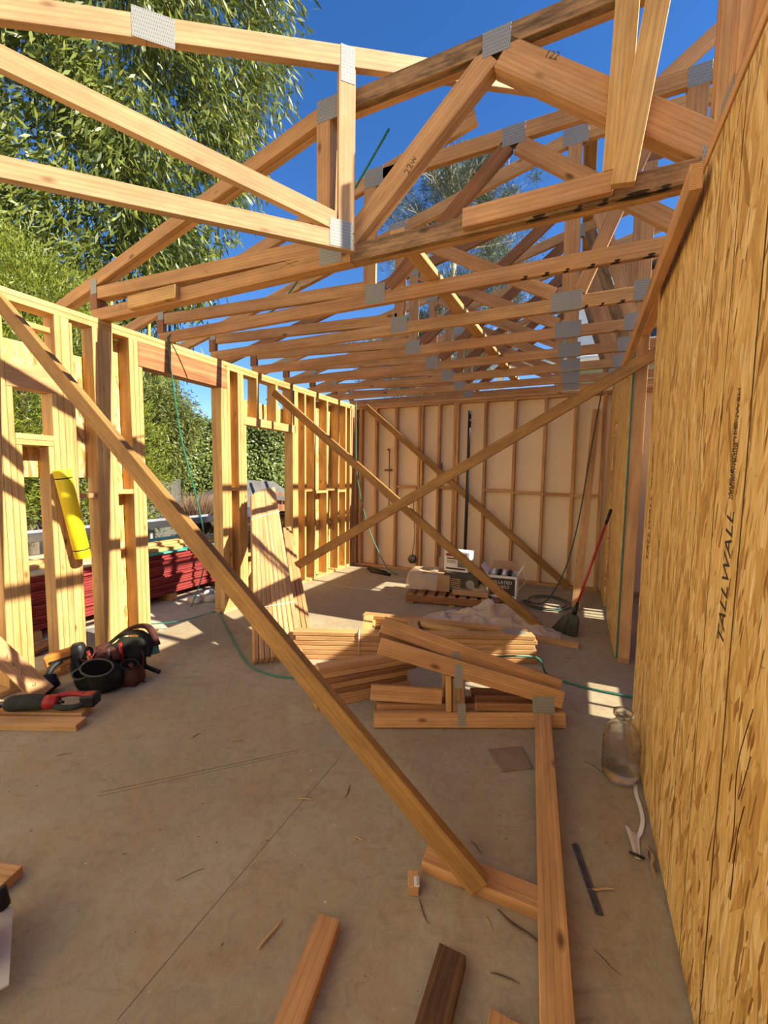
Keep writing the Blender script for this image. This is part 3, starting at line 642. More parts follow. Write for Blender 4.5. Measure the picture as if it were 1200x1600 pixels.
# truss that stands along the top of the right wall
gt = thing('wall_line_truss', (XR + 0.03, 1.0, ZT), 'reddish truss standing along the top of the strand board wall', 'truss')
XG = XR + 0.055
board('bottom_chord', (XG, -1.5, ZT + 0.046), (XG, 2.08, ZT + 0.046), (1, 0, 0), 0.089, 0.038, WOODP, gt)
board('top_chord', (XG, -1.5, 3.60), (XG, 2.08, 3.60), (1, 0, 0), 0.089, 0.038, WOODP, gt)
for y in (1.80, 0.9, 0.0): board('web', (XG, y, ZT + 0.092), (XG, y, 3.555), (1, 0, 0), 0.089, 0.038, WOODP, gt)
board('web', (XG, 1.70, ZT + 0.10), (XG, 0.98, 3.53), (1, 0, 0), 0.089, 0.038, WOODP, gt)
board('nail_plate', (XG - 0.0205, 1.77, ZT + 0.06), (XG - 0.0205, 1.90, ZT + 0.06), (1, 0, 0), 0.09, 0.0016, PLATE, gt, False, 0.0003)

# braces
def brace(name, A, B, n, label, mat=None, w=0.089, cat='brace', group=None): 
    o = board(name, A, B, n, w, 0.038, mat or WOODB); return tag(o, label, cat, group)
brace('diagonal_brace', (-3.395, 1.462, 2.60), (-0.245, 1.402, 0.045), (0.02, -1, 0.0), 'long foreground brace from the left wall plate down to a floor block', WOODB, w=0.092)
brace('diagonal_brace', (-3.395, 4.13, 2.52), (-0.262, 4.31, 0.04), (0, -1, 0), 'brace from the far window header down beside the broom, crossed by another', WOODB)
brace('diagonal_brace', (-3.19, 6.19, 2.66), (-0.04, 6.19, 0.045), (0, -1, 0), 'brace nailed diagonally across the back wall studs')
brace('diagonal_brace', (-3.25, 3.72, 0.225), (0.62, 3.72, 2.525), (0, -1, 0), 'brace rising from the lower left to the doorway post at right, forming an X')
brace('plate_brace', (0.322, 1.79, 2.53), (0.322, 4.35, 2.44), (1, 0, 0.0), 'board nailed along the top of the strand board wall, rounded end grain facing out', WOODP)
brace('upright_brace', (0.085, 2.095, 2.80), (0.115, 2.095, 4.1), (0, 1, 0), 'left of the two upright boards crossing the girder near the right wall', WOODY, cat='board')
brace('upright_brace', (0.117, 2.055, 2.712), (0.30, 2.055, 4.1), (0, 1, 0), 'right of the two upright boards, its cut end hanging at the girder bottom', WOODY, cat='board')
brace('raking_board', (0.12, 3.37, 3.88), (0.85, 3.37, 4.38), (0, 1, 0), 'short board raking up to the right beside the third truss', WOODP, cat='board')
brace('lateral_brace', (-0.93, 2.15, 2.81), (-0.775, 6.2, 2.81), (0, 0, 1), 'flat brace laid over the bottom chords, running to the back wall', WOOD)
brace('lateral_brace', (-0.02, 3.25, ztop(-0.02) + 0.02), (0.0, 6.3, ztop(0.0) + 0.02), (-0.24, 0, 1), 'board laid along the tops of the sloping chords above the central posts')
brace('lateral_brace', (0.86, 3.85, ztop(0.86) + 0.02), (0.86, 6.3, ztop(0.86) + 0.02), (-0.24, 0, 1), 'upper board laid along the chord tops beyond the strand board wall')

# ================================================================== LUMBER ON THE SLAB
UP = Vector((0, 0, 1))
ORD = ['first', 'second', 'third', 'fourth', 'fifth', 'sixth', 'seventh', 'eighth', 'ninth', 'tenth', 'eleventh', 'twelfth', 'thirteenth', 'fourteenth', 'fifteenth', 'sixteenth', 'seventeenth', 'eighteenth', 'nineteenth']
def fl(name, A, B, label, z=0.019, w=0.089, t=0.038, mat=None, cat='board', group=None, n=(0, 0, 1)):
    return tag(board(name, (A[0], A[1], z), (B[0], B[1], z), n, w, t, mat or WOODP), label, cat, group)
fl('wood_board', (-0.682, 1.09), (-0.60, 0.62), 'reddish two-by-four lying in the foreground, left of the dark weathered one', w=0.078)
fl('weathered_board', (-0.282, 1.172), (-0.287, 0.62), 'dark grey-brown weathered board with ridged grain at the bottom edge', w=0.086, mat=WOODW)
o = fl('wood_board', (-0.108, 1.075), (-0.112, 0.70), 'short split-ended board at the bottom edge beside the long board', w=0.082)
o = fl('floor_block', (-0.468, 1.448), (0.022, 1.452), 'block on the floor that the foreground brace is nailed to', z=0.0225, w=0.089, t=0.044)
# long board with its far end lifted onto the leaning truss
tag(board('long_board', (-0.118, 2.60, 0.075), (0.075, 0.55, 0.020), (0, 0, 1), 0.089, 0.038, WOOD), 'long board lying from the leaning trusses towards the camera', 'board')
# left foreground pieces
fl('wood_board', (-3.30, 1.075), (-2.60, 1.40), 'board on the floor under the red saw, nearest the camera', w=0.089, mat=WOOD)
fl('wood_board', (-3.35, 1.19), (-2.70, 1.487), 'board on the floor behind the one under the red saw', w=0.089, mat=WOOD)
tag(board('nail_board', (-3.40, 1.25, 0.50), (-3.15, 1.48, 0.035), (0.80, -0.25, 0.45), 0.12, 0.038, WOODP), 'pink board with bent nails leaning at the left edge', 'board')
for k, (f, s) in enumerate(((0.35, -0.03), (0.42, 0.02), (0.55, -0.01), (0.62, 0.03), (0.7, -0.03), (0.86, 0.0))):
    q = Vector((-3.40, 1.25, 0.50)).lerp(Vector((-3.15, 1.48, 0.035)), f) + Vector((0.80, -0.25, 0.45)).normalized() * 0.019 + Vector((0.5, 0.3, -0.1)) * s
    tube('bent_nail', [q, q + Vector((0.02, -0.012, 0.016)), q + Vector((0.025, -0.01, 0.032))], 0.0018, STEEL, bpy.data.objects['nail_board'], 5, 3)
fl('wood_scrap', (-1.98, 0.66), (-1.80, 0.715), 'splintered wood scrap at the left edge of the picture', w=0.08, mat=WOOD)
fl('wood_board', (-0.34, 4.06), (0.09, 4.035), 'flat board on the floor between the brace foot and the broom', w=0.075, mat=WOOD)
tag(board('leaning_board', (0.062, 5.20, 0.03), (0.20, 6.15, 2.42), (0, -0.93, 0.37), 0.089, 0.038, WOOD), 'board leaning against the back wall at right behind the hose', 'board')

# bundle of boards leaning into the far window bay
T0, T1 = Vector((-3.30, 3.61, 1.27)), Vector((-3.27, 3.965, 1.335)); B0, B1 = Vector((-2.26, 2.47, 0.028)), Vector((-1.985, 2.74, 0.028))
for i in range(9):
    f = (i + 0.5) / 9; a = B0.lerp(B1, f); b = T0.lerp(T1, f) + Vector((0, 0, random.uniform(-0.012, 0.012)))
    row = ((B1 - B0) + (T1 - T0)).normalized()
    tag(board('bundled_board', a, b, row, 0.089, 0.0375, (WOODP, WOOD, WOODS)[i % 3], None, True, 0.005), '%s board from the left in the strapped bundle leaning by the far window' % ORD[i], 'board', 'boards strapped in the leaning bundle')
for f in (0.235, 0.80):
    a = B0.lerp(T0, f); b = B1.lerp(T1, f); ax = (T0 - B0).normalized(); row = (b - a).normalized(); nn = row.cross(ax).normalized()
    if nn.x < 0: nn = -nn
    q = [a - row * 0.004 + nn * 0.048, b + row * 0.004 + nn * 0.048, b + row * 0.004 - nn * 0.048, a - row * 0.004 - nn * 0.048, a - row * 0.004 + nn * 0.048]
    tag(tube('twine', q, 0.0032, WHITEP, None, 6, 0), '%s white strap tied around the leaning bundle of boards' % ('lower' if f < 0.5 else 'upper'), 'strap', 'straps round the leaning bundle')
for i in range(3):
    a = Vector((-2.13 + 0.03 * i, 2.93 + 0.035 * i, 0.028)); b = Vector((-3.27, 4.16 + 0.05 * i, 0.83))
    tag(board('short_bundled_board', a, b, (0.75, 0.66, 0.05), 0.089, 0.037, WOODP), '%s of the three shorter boards leaning right of the strapped bundle' % ('left', 'middle', 'right')[i], 'board', 'shorter boards beside the leaning bundle')

# pile of flat jack trusses ------------------------------------------------
def flat_truss(z, p0, d, lab, jit=0.0):
    d = Vector((d[0], d[1], 0)).normalized(); nrm = Vector((-d.y, d.x, 0)); p0 = Vector((p0[0], p0[1], 0)) + d * jit
    r = thing('jack_truss', (p0.x, p0.y, z), lab, 'truss', 'small trusses stacked flat on the slab')
    Pt = lambda u, v: (p0.x + d.x * u + nrm.x * v, p0.y + d.y * u + nrm.y * v, z + 0.019)
    m = random.choice([WOOD, WOODP, WOODP])
    board('bottom_chord', Pt(0, 0.045), Pt(1.98, 0.045), UP, 0.089, 0.037, m, r, True, 0.005)
    board('top_chord', Pt(1.96, 0.14), Pt(0.55, 0.50), UP, 0.089, 0.037, m, r, True, 0.005)
    board('web', Pt(1.00, 0.092), Pt(1.00, 0.335), UP, 0.085, 0.037, WOOD, r); board('web', Pt(0.60, 0.092), Pt(0.60, 0.44), UP, 0.085, 0.037, WOODY, r)
    board('web', Pt(1.45, 0.092), Pt(1.08, 0.30), UP, 0.07, 0.037, WOODY, r)
    for u in (1.83,):
        board('nail_plate', Vector(Pt(u - 0.09, 0.10)) + UP * 0.0197, Vector(Pt(u + 0.09, 0.10)) + UP * 0.0197, UP, 0.13, 0.0014, PLATE, r, False, 0.0003)
    return r
words = ['bottom', 'second', 'third', 'fourth', 'fifth', 'sixth']
for k in range(6):
    flat_truss(k * 0.0395, (-2.03, 2.72), (0.915, 0.40), ('topmost' if k == 5 else words[k]) + ' small truss in the flat pile behind the leaning ones' + (', plate printed on its corner' if k == 5 else ', counted from the floor'), random.uniform(-0.03, 0.03))
dA = Vector((0.915, 0.40, 0)).normalized(); nA = Vector((-dA.y, dA.x, 0)); oA = Vector((-2.03, 2.72, 0)) + dA * 0.52
tag(tube('pile_strap', [oA - nA * 0.008 + UP * 0.002, oA - nA * 0.008 + UP * 0.243, oA + nA * 0.10 + UP * 0.243, oA + nA * 0.10 + UP * 0.002], 0.006, WHITEP, None, 6, 0, 0.35), 'pale strap around the left end of the flat truss pile', 'strap')
# second pile: short boards at 45 degrees
for k in range(7):
    j = random.uniform(-0.03, 0.03)
    tag(board('stacked_board', (-1.51 + 0.03 + j, 2.13 + 0.06 + j, 0.019 + k * 0.0395), (-1.02 + j, 2.69 + j, 0.019 + k * 0.0395), UP, 0.089, 0.0375, random.choice([WOODP, WOODP, WOODD]), None, True, 0.005),
        ('topmost' if k == 6 else words[k] if k < 6 else '') + ' board in the small stack left of the leaning trusses' + ('' if k == 6 else ', counted from the floor'), 'board', 'short boards stacked on the slab')
# trusses standing on edge in front of the piles
def edge_truss(off, lab, lift=0.0, m=WOODP):
    a = Vector((-1.03, 2.135, 0)); d = Vector((0.9, 0.436, 0)).normalized(); nb = Vector((-d.y, d.x, 0))
    lean = 0.22
    up = (UP + nb * lean).normalized(); fn = d.cross(up)
    o = a + nb * (0.02 + off) + UP * 0.003 + d * (0.02 * lift)
    Pt = lambda u, v: o + d * u + up * v
    r = thing('leaning_truss', o, lab, 'truss', 'small trusses standing on edge')
    B = lambda nm, p, q, w, mm=m, k=0.0: board(nm, Pt(*p) + fn * k, Pt(*q) + fn * k, fn, w, 0.037, mm, r)
    B('bottom_chord', (0, 0.046), (1.165, 0.046), 0.089)
    B('top_chord', (0.03, 0.475 + lift * 0.10), (1.155, 0.16 + lift * 0.03), 0.10)
    B('web', (0.515, 0.092), (0.515, 0.285 + lift * 0.05), 0.072, WOODM); B('web', (0.455, 0.092), (0.455, 0.30 + lift * 0.05), 0.03, WOOD, -0.0)
    B('web', (-0.02, 0.19), (0.42, 0.165), 0.09, WOODP, -0.042) if lift == 0 else None
    B('web', (0.62, 0.12), (1.02, 0.115), 0.045, WOODD)
    for (u, v, w, h) in ((0.515, 0.30 + lift * 0.05, 0.05, 0.14), (0.53, 0.075, 0.05, 0.13), (1.03, 0.13, 0.135, 0.11)) if lift == 0 else ((0.50, 0.38, 0.045, 0.06),):
        for s in (1,):
            c1 = Pt(u - w / 2, v) + fn * 0.0195 * (1 if fn.y < 0 else -1); c2 = Pt(u + w / 2, v) + fn * 0.0195 * (1 if fn.y < 0 else -1)
            board('nail_plate', c1, c2, fn, h, 0.0014, PLATE, r, False, 0.0003)
    return r
edge_truss(0.0, 'front small truss standing on edge, large nail plate at its right corner')
edge_truss(0.085, 'small truss standing on edge just behind the front one, higher sloping chord', 1.0)
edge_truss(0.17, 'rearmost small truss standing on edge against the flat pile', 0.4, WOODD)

# ================================================================== FLOOR ODDS AND ENDS
tag(prism('cardboard_sheet', [(-0.376, 2.242), (-0.209, 2.354), (-0.136, 2.189), (-0.274, 2.096)], 0.006, mottled('worn_cardboard', (0.20, 0.145, 0.095), (0.26, 0.19, 0.125), 9, 0.9)), 'square scrap of brown cardboard on the slab', 'cardboard')
lb = thing('label_block', (-0.475, 1.335, 0), 'tiny reddish wood block with a white barcode sticker', 'block')
board('block', (-0.487, 1.365, 0.019), (-0.462, 1.305, 0.019), UP, 0.038, 0.038, WOODP, lb)
st = board('sticker', (-0.466, 1.345, 0.0385), (-0.452, 1.310, 0.0385), UP, 0.02, 0.0006, WHITE, lb, False, 0.0002)
for i in range(6): board('barcode_bar', (-0.4655 + 0.0022 * i, 1.340 - 0.005 * i, 0.0389), (-0.4555 + 0.0022 * i, 1.344 - 0.005 * i, 0.0389), UP, 0.0022, 0.0003, INK, st, False, 0.0001)
fb = thing('flat_bar', (0.11, 1.65, 0), 'dark steel flat bar lying by the long board', 'steel bar')
board('bar', (0.066, 1.788, 0.004), (0.143, 1.518, 0.004), UP, 0.024, 0.006, STEEL, fb, False, 0.001)
board('rib', (0.066, 1.788, 0.009), (0.143, 1.518, 0.009), UP, 0.006, 0.006, STEEL, fb, False, 0.001)

# plastic water jug
jc = (0.268, 2.315, 0.0)
jug = thing('water_jug', jc, 'clear ribbed plastic water jug standing against the strand board wall', 'jug')
prof = [(0.0, 0.004), (0.045, 0.002), (0.070, 0.006), (0.080, 0.02)]
for i in range(15): z = 0.03 + i * 0.0135; prof.append((0.086 if i % 2 else 0.077, z))
prof += [(0.082, 0.235), (0.074, 0.262), (0.057, 0.290), (0.040, 0.310), (0.030, 0.322), (0.029, 0.338)]
JM = Matrix.Translation(jc) @ Matrix.Rotation(0.06, 4, 'X')
inner = [(max(r - 0.0015, 0.0), z + (0.002 if i == 0 else 0)) for i, (r, z) in enumerate(prof)]
lathe('body', prof + inner[::-1], JUG, jug, JM, 28, cap=False)
lathe('rim', [(0.029, 0.336), (0.047, 0.345), (0.046, 0.362), (0.040, 0.362), (0.030, 0.345), (0.029, 0.336)], JUG, jug, JM, 20, cap=False)
lathe('water', [(0.0, 0.008), (0.06, 0.008), (0.074, 0.022), (0.076, 0.055), (0.0, 0.055)], JUG, jug, JM, 24, cap=False)

# white strap
sp = thing('white_strap', (0.33, 2.1, 0), 'white plastic strap curled beside the water jug, folded end with dark clip', 'strap')
def ribbon(name, pts, w, mat, parent, up=(0, 0, 1), th=0.0012):
    P = smoothpath(pts, 6); V = []; F = []; n = len(P); up = Vector(up)
    for i, p in enumerate(P):
        d = (P[min(i + 1, n - 1)] - P[max(i - 1, 0)]).normalized(); s = d.cross(up).normalized(); nn = s.cross(d).normalized()
        V += [p + s * w / 2, p - s * w / 2, p - s * w / 2 + nn * th, p + s * w / 2 + nn * th]
    for i in range(n - 1):
        a = i * 4; b = a + 4
        for k in range(4): F.append((a + k, a + (k + 1) % 4, b + (k + 1) % 4, b + k))
    F += [(3, 2, 1, 0), (len(V) - 4, len(V) - 3, len(V) - 2, len(V) - 1)]
    return mesh_obj(name, V, F, mat, parent, smooth=False)
ribbon('strap_band', [(0.337, 2.30, 0.002), (0.332, 2.22, 0.002), (0.338, 2.14, 0.004), (0.337, 2.05, 0.006), (0.318, 1.97, 0.004), (0.302, 1.93, 0.004), (0.296, 1.835, 0.003)], 0.016, WHITEP, sp)
ribbon('folded_end', [(0.270, 1.968, 0.016), (0.280, 1.90, 0.012), (0.289, 1.835, 0.006)], 0.020, WHITEP, sp, (0.5, 0, 1))
ribbon('folded_end', [(0.290, 1.955, 0.010), (0.289, 1.89, 0.008), (0.292, 1.82, 0.005)], 0.018, CLOTH, sp)
tube('clip', [(0.266, 1.842, 0.006), (0.29, 1.832, 0.012), (0.316, 1.835, 0.006)], 0.005, BLACKP, sp, 6)
ribbon_b = thing('bark_strip', (0.34, 1.84, 0), 'curled strip of bark on the floor at the foot of the strand board', 'bark')
ribbon('strip', [(0.335, 1.91, 0.003), (0.345, 1.86, 0.014), (0.338, 1.80, 0.006), (0.346, 1.755, 0.003)], 0.012, CHIP, ribbon_b, (0.4, 0, 1), 0.002)
ribbon('strip', [(0.345, 1.895, 0.004), (0.335, 1.85, 0.01), (0.352, 1.79, 0.005)], 0.008, CHIPD, ribbon_b, (-0.4, 0, 1), 0.002)

# wood chips, twigs and grit scattered over the slab
def chip(p, ang, L, w, mat, lab):
    d = Vector((math.cos(ang), math.sin(ang), 0)); p = Vector((p[0], p[1], w * 0.45)); s = Vector((-d.y, d.x, 0))
    pts = [p - d * L / 2, p - d * L * 0.2 + s * L * random.uniform(-0.08, 0.08), p + d * L * 0.2 + s * L * random.uniform(-0.08, 0.08), p + d * L / 2]
    tag(tube('wood_splinter', pts, [w * 0.18, w * 0.42, w * 0.34, w * 0.08] if mat is CHIP else [w * 0.15, w * 0.30, w * 0.26, w * 0.08], mat, None, 5, 4, 0.6), lab, 'splinter', 'splinters scattered on the slab')
chips = [((-1.08, 1.505), 0.25, 0.085, 0.011, CHIP, 'pale curved splinter on the slab left of the foreground brace'), ((-0.84, 0.985), 1.45, 0.11, 0.013, CHIP, 'pale pointed splinter beside the reddish foreground board'),
         ((-0.925, 1.64), 1.75, 0.085, 0.008, CHIPD, 'thin dark twig on the slab below the pale curved splinter'), ((-0.30, 1.60), -0.6, 0.07, 0.007, CHIPD, 'dark crossed twig behind the floor block'),
         ((-0.41, 1.27), -0.85, 0.09, 0.008, CHIPD, 'thin twig right of the barcode block'), ((-0.125, 1.19), 0.1, 0.085, 0.008, CHIPD, 'thin twig between the weathered board and the long board'),
         ((0.155, 1.62), 0.45, 0.10, 0.014, CHIP, 'flat pale chip under the steel flat bar'), ((0.16, 1.37), -0.5, 0.09, 0.005, CHIPD, 'fine dark twig below the steel flat bar'),
         ((0.165, 2.335), -0.55, 0.13, 0.008, CHIPD, 'dark twig on the slab left of the water jug'), ((-1.93, 1.63), 1.4, 0.055, 0.012, CHIP, 'pale splinter standing out in the middle of the left slab'),
         ((-1.68, 1.70), 0.5, 0.06, 0.013, CHIP, 'pale crumpled chip right of the left slab splinter'), ((-2.02, 1.20), 0.2, 0.07, 0.006, CHIP, 'thin pale splinter near the left foreground boards'),
         ((-2.42, 1.21), 0.9, 0.08, 0.006, CHIPD, 'thin dark twig in front of the left boards'), ((-0.75, 1.43), 0.1, 0.05, 0.009, CHIP, 'small chip left of the barcode block'),
         ((-0.10, 1.355), -0.35, 0.17, 0.016, CHIPD, 'dark splintered strip along the front of the floor block'), ((-0.20, 1.33), -0.9, 0.05, 0.006, CHIP, 'short pale splinter in front of the brace foot'),
         ((-1.25, 1.02), 0.95, 0.10, 0.004, CHIPD, 'long hair-thin twig on the left foreground slab'), ((-0.72, 1.78), 0.9, 0.07, 0.006, CHIPD, 'small twig left of the brace at mid slab'),
         ((-1.02, 1.96), 1.2, 0.06, 0.005, CHIPD, 'small dark twig below the stacked boards'), ((0.02, 3.75), 0.7, 0.10, 0.009, CHIPD, 'dark splinter on the slab right of the flat pile')]
for c in chips: chip(*c)
bmv, bmf = [], []
for i in range(420):
    x, y = random.uniform(-2.6, 0.33), random.uniform(0.7, 5.9)
    r = random.uniform(0.0012, 0.0042); h = r * 0.6; b = len(bmv)
    for k in range(4): a = k * 1.57 + random.random(); bmv.append((x + math.cos(a) * r * random.uniform(0.7, 1.8), y + math.sin(a) * r * random.uniform(0.7, 1.8), 0.0003))
    bmv.append((x, y, h)); bmf += [(b, b + 1, b + 4), (b + 1, b + 2, b + 4), (b + 2, b + 3, b + 4), (b + 3, b, b + 4)]
tag(mesh_obj('grit', bmv[:1050], bmf[:840], PEBBLE), 'pale specks of grit and sawdust all over the slab', 'grit', kind='stuff')
tag(mesh_obj('dirt_crumbs', [(v[0] * 0.97 + 0.05, v[1] * 0.98 + 0.07, v[2]) for v in bmv[1050:]], [tuple(i - 1050 for i in f) for f in bmf[840:]], CHIPD), 'dark crumbs of dirt and sawdust all over the slab', 'dirt', kind='stuff')

# ================================================================== TOOLS AT LEFT
sw = thing('reciprocating_saw', (-2.95, 1.40, 0.04), 'red and black cordless saw lying on the boards at left', 'saw')
d = Vector((0.86, 0.50, 0)).normalized(); s0 = Vector((-3.115, 1.262, 0.087))
P = lambda u, v=0.0, z=0.0: s0 + d * u + Vector((-d.y, d.x, 0)) * v + UP * z
tube('body', [P(0.0), P(0.03), P(0.12, 0, 0.004), P(0.20, 0, 0.002), P(0.235)], [0.032, 0.047, 0.049, 0.046, 0.036], DARKRUB, sw, 14, 5)
tube('blade_clamp', [P(-0.035), P(0.005)], 0.014, STEEL, sw, 8, 0)
tube('shoe', [P(-0.04, -0.03, -0.02), P(-0.03, 0.03, -0.02)], 0.008, STEEL, sw, 6, 0)
tube('housing', [P(0.225), P(0.26, 0, 0.003), P(0.30, 0, 0.006)], [0.040, 0.044, 0.030], REDP, sw, 14, 5)
tube('handle_top', [P(0.27, 0.02, 0.02), P(0.34, 0.045, 0.028), P(0.42, 0.045, 0.018), P(0.45, 0.03, 0.0)], 0.017, REDP, sw, 10, 6)
tube('handle_grip', [P(0.29, -0.02, -0.015), P(0.36, -0.045, -0.018), P(0.43, -0.03, -0.018), P(0.46, 0.0, -0.01)], 0.018, DARKRUB, sw, 10, 6)
board('battery', P(0.43, 0.02, 0.0), P(0.52, 0.02, 0.0), (0, 0, 1), 0.085, 0.075, BLACKP, sw, False, 0.010); board('battery_band', P(0.44, 0.02, 0.034), P(0.50, 0.02, 0.034), (0, 0, 1), 0.06, 0.012, REDP, sw, False, 0.004)
tube('trigger', [P(0.31, -0.012, 0.008), P(0.34, -0.018, 0.006)], 0.009, BLACKP, sw, 8, 0)

ng = thing('nail_gun', (-3.25, 1.68, 0), 'orange and black nail gun on the slab between the studs and the saw', 'nail gun')
g0 = Vector((-3.36, 1.60, 0.0)); gd = Vector((0.60, 0.80, 0)).normalized(); gs = Vector((0.80, -0.60, 0))
G = lambda u, v=0.0, z=0.0: g0 + gd * u + gs * v + UP * z
board('magazine', G(0.0, 0.02, 0.16), G(0.17, 0.02, 0.20), (0.8, -0.6, 0), 0.11, 0.07, ORANGE, ng, False, 0.012)
for u in (0.04, 0.09, 0.14): board('grip_band', G(u - 0.012, 0.062, 0.165 + 0.2 * u), G(u + 0.05, 0.062, 0.175 + 0.2 * u), (0.8, -0.6, 0), 0.016, 0.012, BLACKP, ng, False, 0.003)
tube('head', [G(0.19, 0.02, 0.03), G(0.19, 0.02, 0.12), G(0.19, 0.02, 0.22), G(0.19, 0.02, 0.27)], [0.045, 0.055, 0.055, 0.035], BLACKP, ng, 16, 4)
tube('nose', [G(0.05, 0.16, 0.02), G(0.03, 0.15, 0.07), G(0.03, 0.13, 0.12)], [0.06, 0.065, 0.05], BLACKP, ng, 12, 4)
tube('handle', [G(0.03, 0.13, 0.11), G(0.05, 0.08, 0.15), G(0.10, 0.03, 0.17)], 0.022, BLACKP, ng, 10, 4)

tb = thing('tool_belt', (-2.98, 1.85, 0), 'dark leather tool belt with open pouches lying on the slab', 'tool belt', )
def pouch(c, r, h, mat, rim, ax=0.0, tilt=(0.5, 0.0), sx=1.0, sy=0.8):
    M = Matrix.Translation(c) @ Matrix.Rotation(ax, 4, 'Z') @ Matrix.Rotation(tilt[0], 4, 'X') @ Matrix.Rotation(tilt[1], 4, 'Y')
    pr = [(0.0, 0.0), (r * 0.55, 0.004), (r * 0.85, h * 0.18), (r * 0.98, h * 0.5), (r * 1.02, h * 0.85), (r * 1.06, h)]
    pr += [(r * 0.98, h), (r * 0.95, h * 0.8), (r * 0.88, h * 0.4), (r * 0.6, h * 0.15), (0.0, h * 0.12)]
    o = lathe('pouch', pr, mat, tb, M, 20, sx, sy, cap=False)
    V = [M @ Vector((r * 1.04 * math.cos(a) * sx, r * 1.04 * math.sin(a) * sy, h)) for a in [2 * math.pi * k / 20 for k in range(21)]]
    tube('rim', V, 0.005, rim, o, 6, 0)
    return o
def bag(c, R, mat, seed, amp=0.16):
    rg = random.Random(seed); bm = bmesh.new(); bmesh.ops.create_icosphere(bm, subdivisions=3, radius=1.0); ph = [rg.uniform(0, 6) for _ in range(4)]
    for v in bm.verts:
        p = v.co.copy(); k = 1 + amp * (math.sin(3 * p.x + ph[0]) * math.sin(4 * p.y + ph[1]) + 0.5 * math.sin(8 * p.x + 5 * p.z + ph[2]))
        sq = lambda q: math.copysign(abs(q) ** 0.8, q)
        v.co = Vector((sq(p.x) * R[0] * k, sq(p.y) * R[1] * k, sq(p.z) * R[2] * k)); v.co.z = max(v.co.z, -c[2] + 0.003)
    me = bpy.data.meshes.new('pouch'); bm.to_mesh(me); bm.free(); me.materials.append(mat); me.polygons.foreach_set('use_smooth', [True] * len(me.polygons))
    o = bpy.data.objects.new('pouch', me); link(o); place(o, Matrix.Translation(c) @ Matrix.Rotation(0.5, 4, 'Z'), tb); return o
POUCH_SHADE = mottled('painted_pouch_shade', (0.004, 0.004, 0.004), (0.008, 0.008, 0.007), 10, 1.0, bumps=0, spec=0.0)  # near-black colour painted in for the shade inside the pouches
def mouth(c, rx, ry, ang, nrm, mat=LEATHG):
    n_ = Vector(nrm).normalized(); a_ = Vector((math.cos(ang), math.sin(ang), 0)); a_ = (a_ - n_ * a_.dot(n_)).normalized(); b_ = n_.cross(a_)
    ring = [Vector(c) + a_ * math.cos(t) * rx + b_ * math.sin(t) * ry for t in [2 * math.pi * k / 18 for k in range(19)]]
    tube('rim', ring, 0.0065, mat, tb, 6, 0)
    prism('opening', [(math.cos(2 * math.pi * k / 18) * rx, math.sin(2 * math.pi * k / 18) * ry) for k in range(18)], 0.002, POUCH_SHADE, tb, basis(a_, b_, Vector(c) - n_ * 0.004))  # flat dark disc standing in for the shaded hollow of the pouch
bag((-2.93, 1.735, 0.085), (0.125, 0.085, 0.10), LEATHG, 1); bag((-3.05, 1.69, 0.06), (0.07, 0.06, 0.07), LEATHG, 2); bag((-2.82, 1.86, 0.075), (0.075, 0.06, 0.085), LEATHER, 3)
bag((-3.10, 1.83, 0.12), (0.11, 0.07, 0.12), LEATHER, 4); bag((-2.97, 1.93, 0.15), (0.14, 0.07, 0.14), LEATHG, 5); bag((-2.99, 1.82, 0.20), (0.10, 0.05, 0.05), LEATHER, 6)
RIMG = mottled('worn_leather_edge', (0.05, 0.055, 0.045), (0.10, 0.105, 0.09), 14, 0.7)
mouth((-2.905, 1.675, 0.185), 0.10, 0.062, 0.5, (0.45, -0.5, 0.80), RIMG); mouth((-3.04, 1.645, 0.125), 0.052, 0.040, 0.5, (0.35, -0.55, 0.75), RIMG); mouth((-2.80, 1.835, 0.165), 0.055, 0.038, 0.6, (0.45, -0.4, 0.8), LEATHG); mouth((-3.14, 1.75, 0.21), 0.06, 0.05, 0.4, (0.1, -0.8, 0.5), LEATHER)
tube('belt', [(-3.20, 1.83, 0.12), (-3.10, 1.95, 0.27), (-2.97, 2.03, 0.30), (-2.87, 2.03, 0.24), (-2.83, 1.98, 0.16)], 0.032, LEATHG, tb, 10, 6, 0.35)
tube('belt', [(-3.22, 1.88, 0.15), (-3.10, 2.02, 0.30), (-2.97, 2.10, 0.32), (-2.86, 2.09, 0.20)], 0.034, LEATHER, tb, 10, 6, 0.35)
tube('pad', [(-3.0, 2.06, 0.26), (-2.92, 2.09, 0.23), (-2.87, 2.08, 0.13)], 0.045, TEAL, tb, 10, 5, 0.4)
tube('tie_strap', [(-2.93, 1.96, 0.24), (-2.84, 1.96, 0.20), (-2.80, 1.93, 0.08), (-2.78, 1.91, 0.02), (-2.75, 1.91, 0.012)], 0.008, LEATHER, tb, 6, 6, 0.5)
tube('hammer_handle', [(-2.95, 1.98, 0.10), (-2.85, 2.01, 0.055), (-2.77, 2.04, 0.025)], 0.016, BLACKP, tb, 10, 4)
tube('screwdriver', [(-3.02, 1.72, 0.10), (-3.02, 1.69, 0.24)], [0.006, 0.012], ORANGE, tb, 8, 3)
tube('marker', [(-2.92, 1.86, 0.12), (-2.92, 1.85, 0.29)], 0.013, REDP, tb, 8, 3)
tube('pliers', [(-3.07, 1.75, 0.12), (-3.08, 1.72, 0.25)], 0.010, REDP, tb, 8, 3)
tube('square_edge', [(-2.96, 1.80, 0.12), (-2.94, 1.78, 0.27)], 0.007, STEEL, tb, 6, 3)

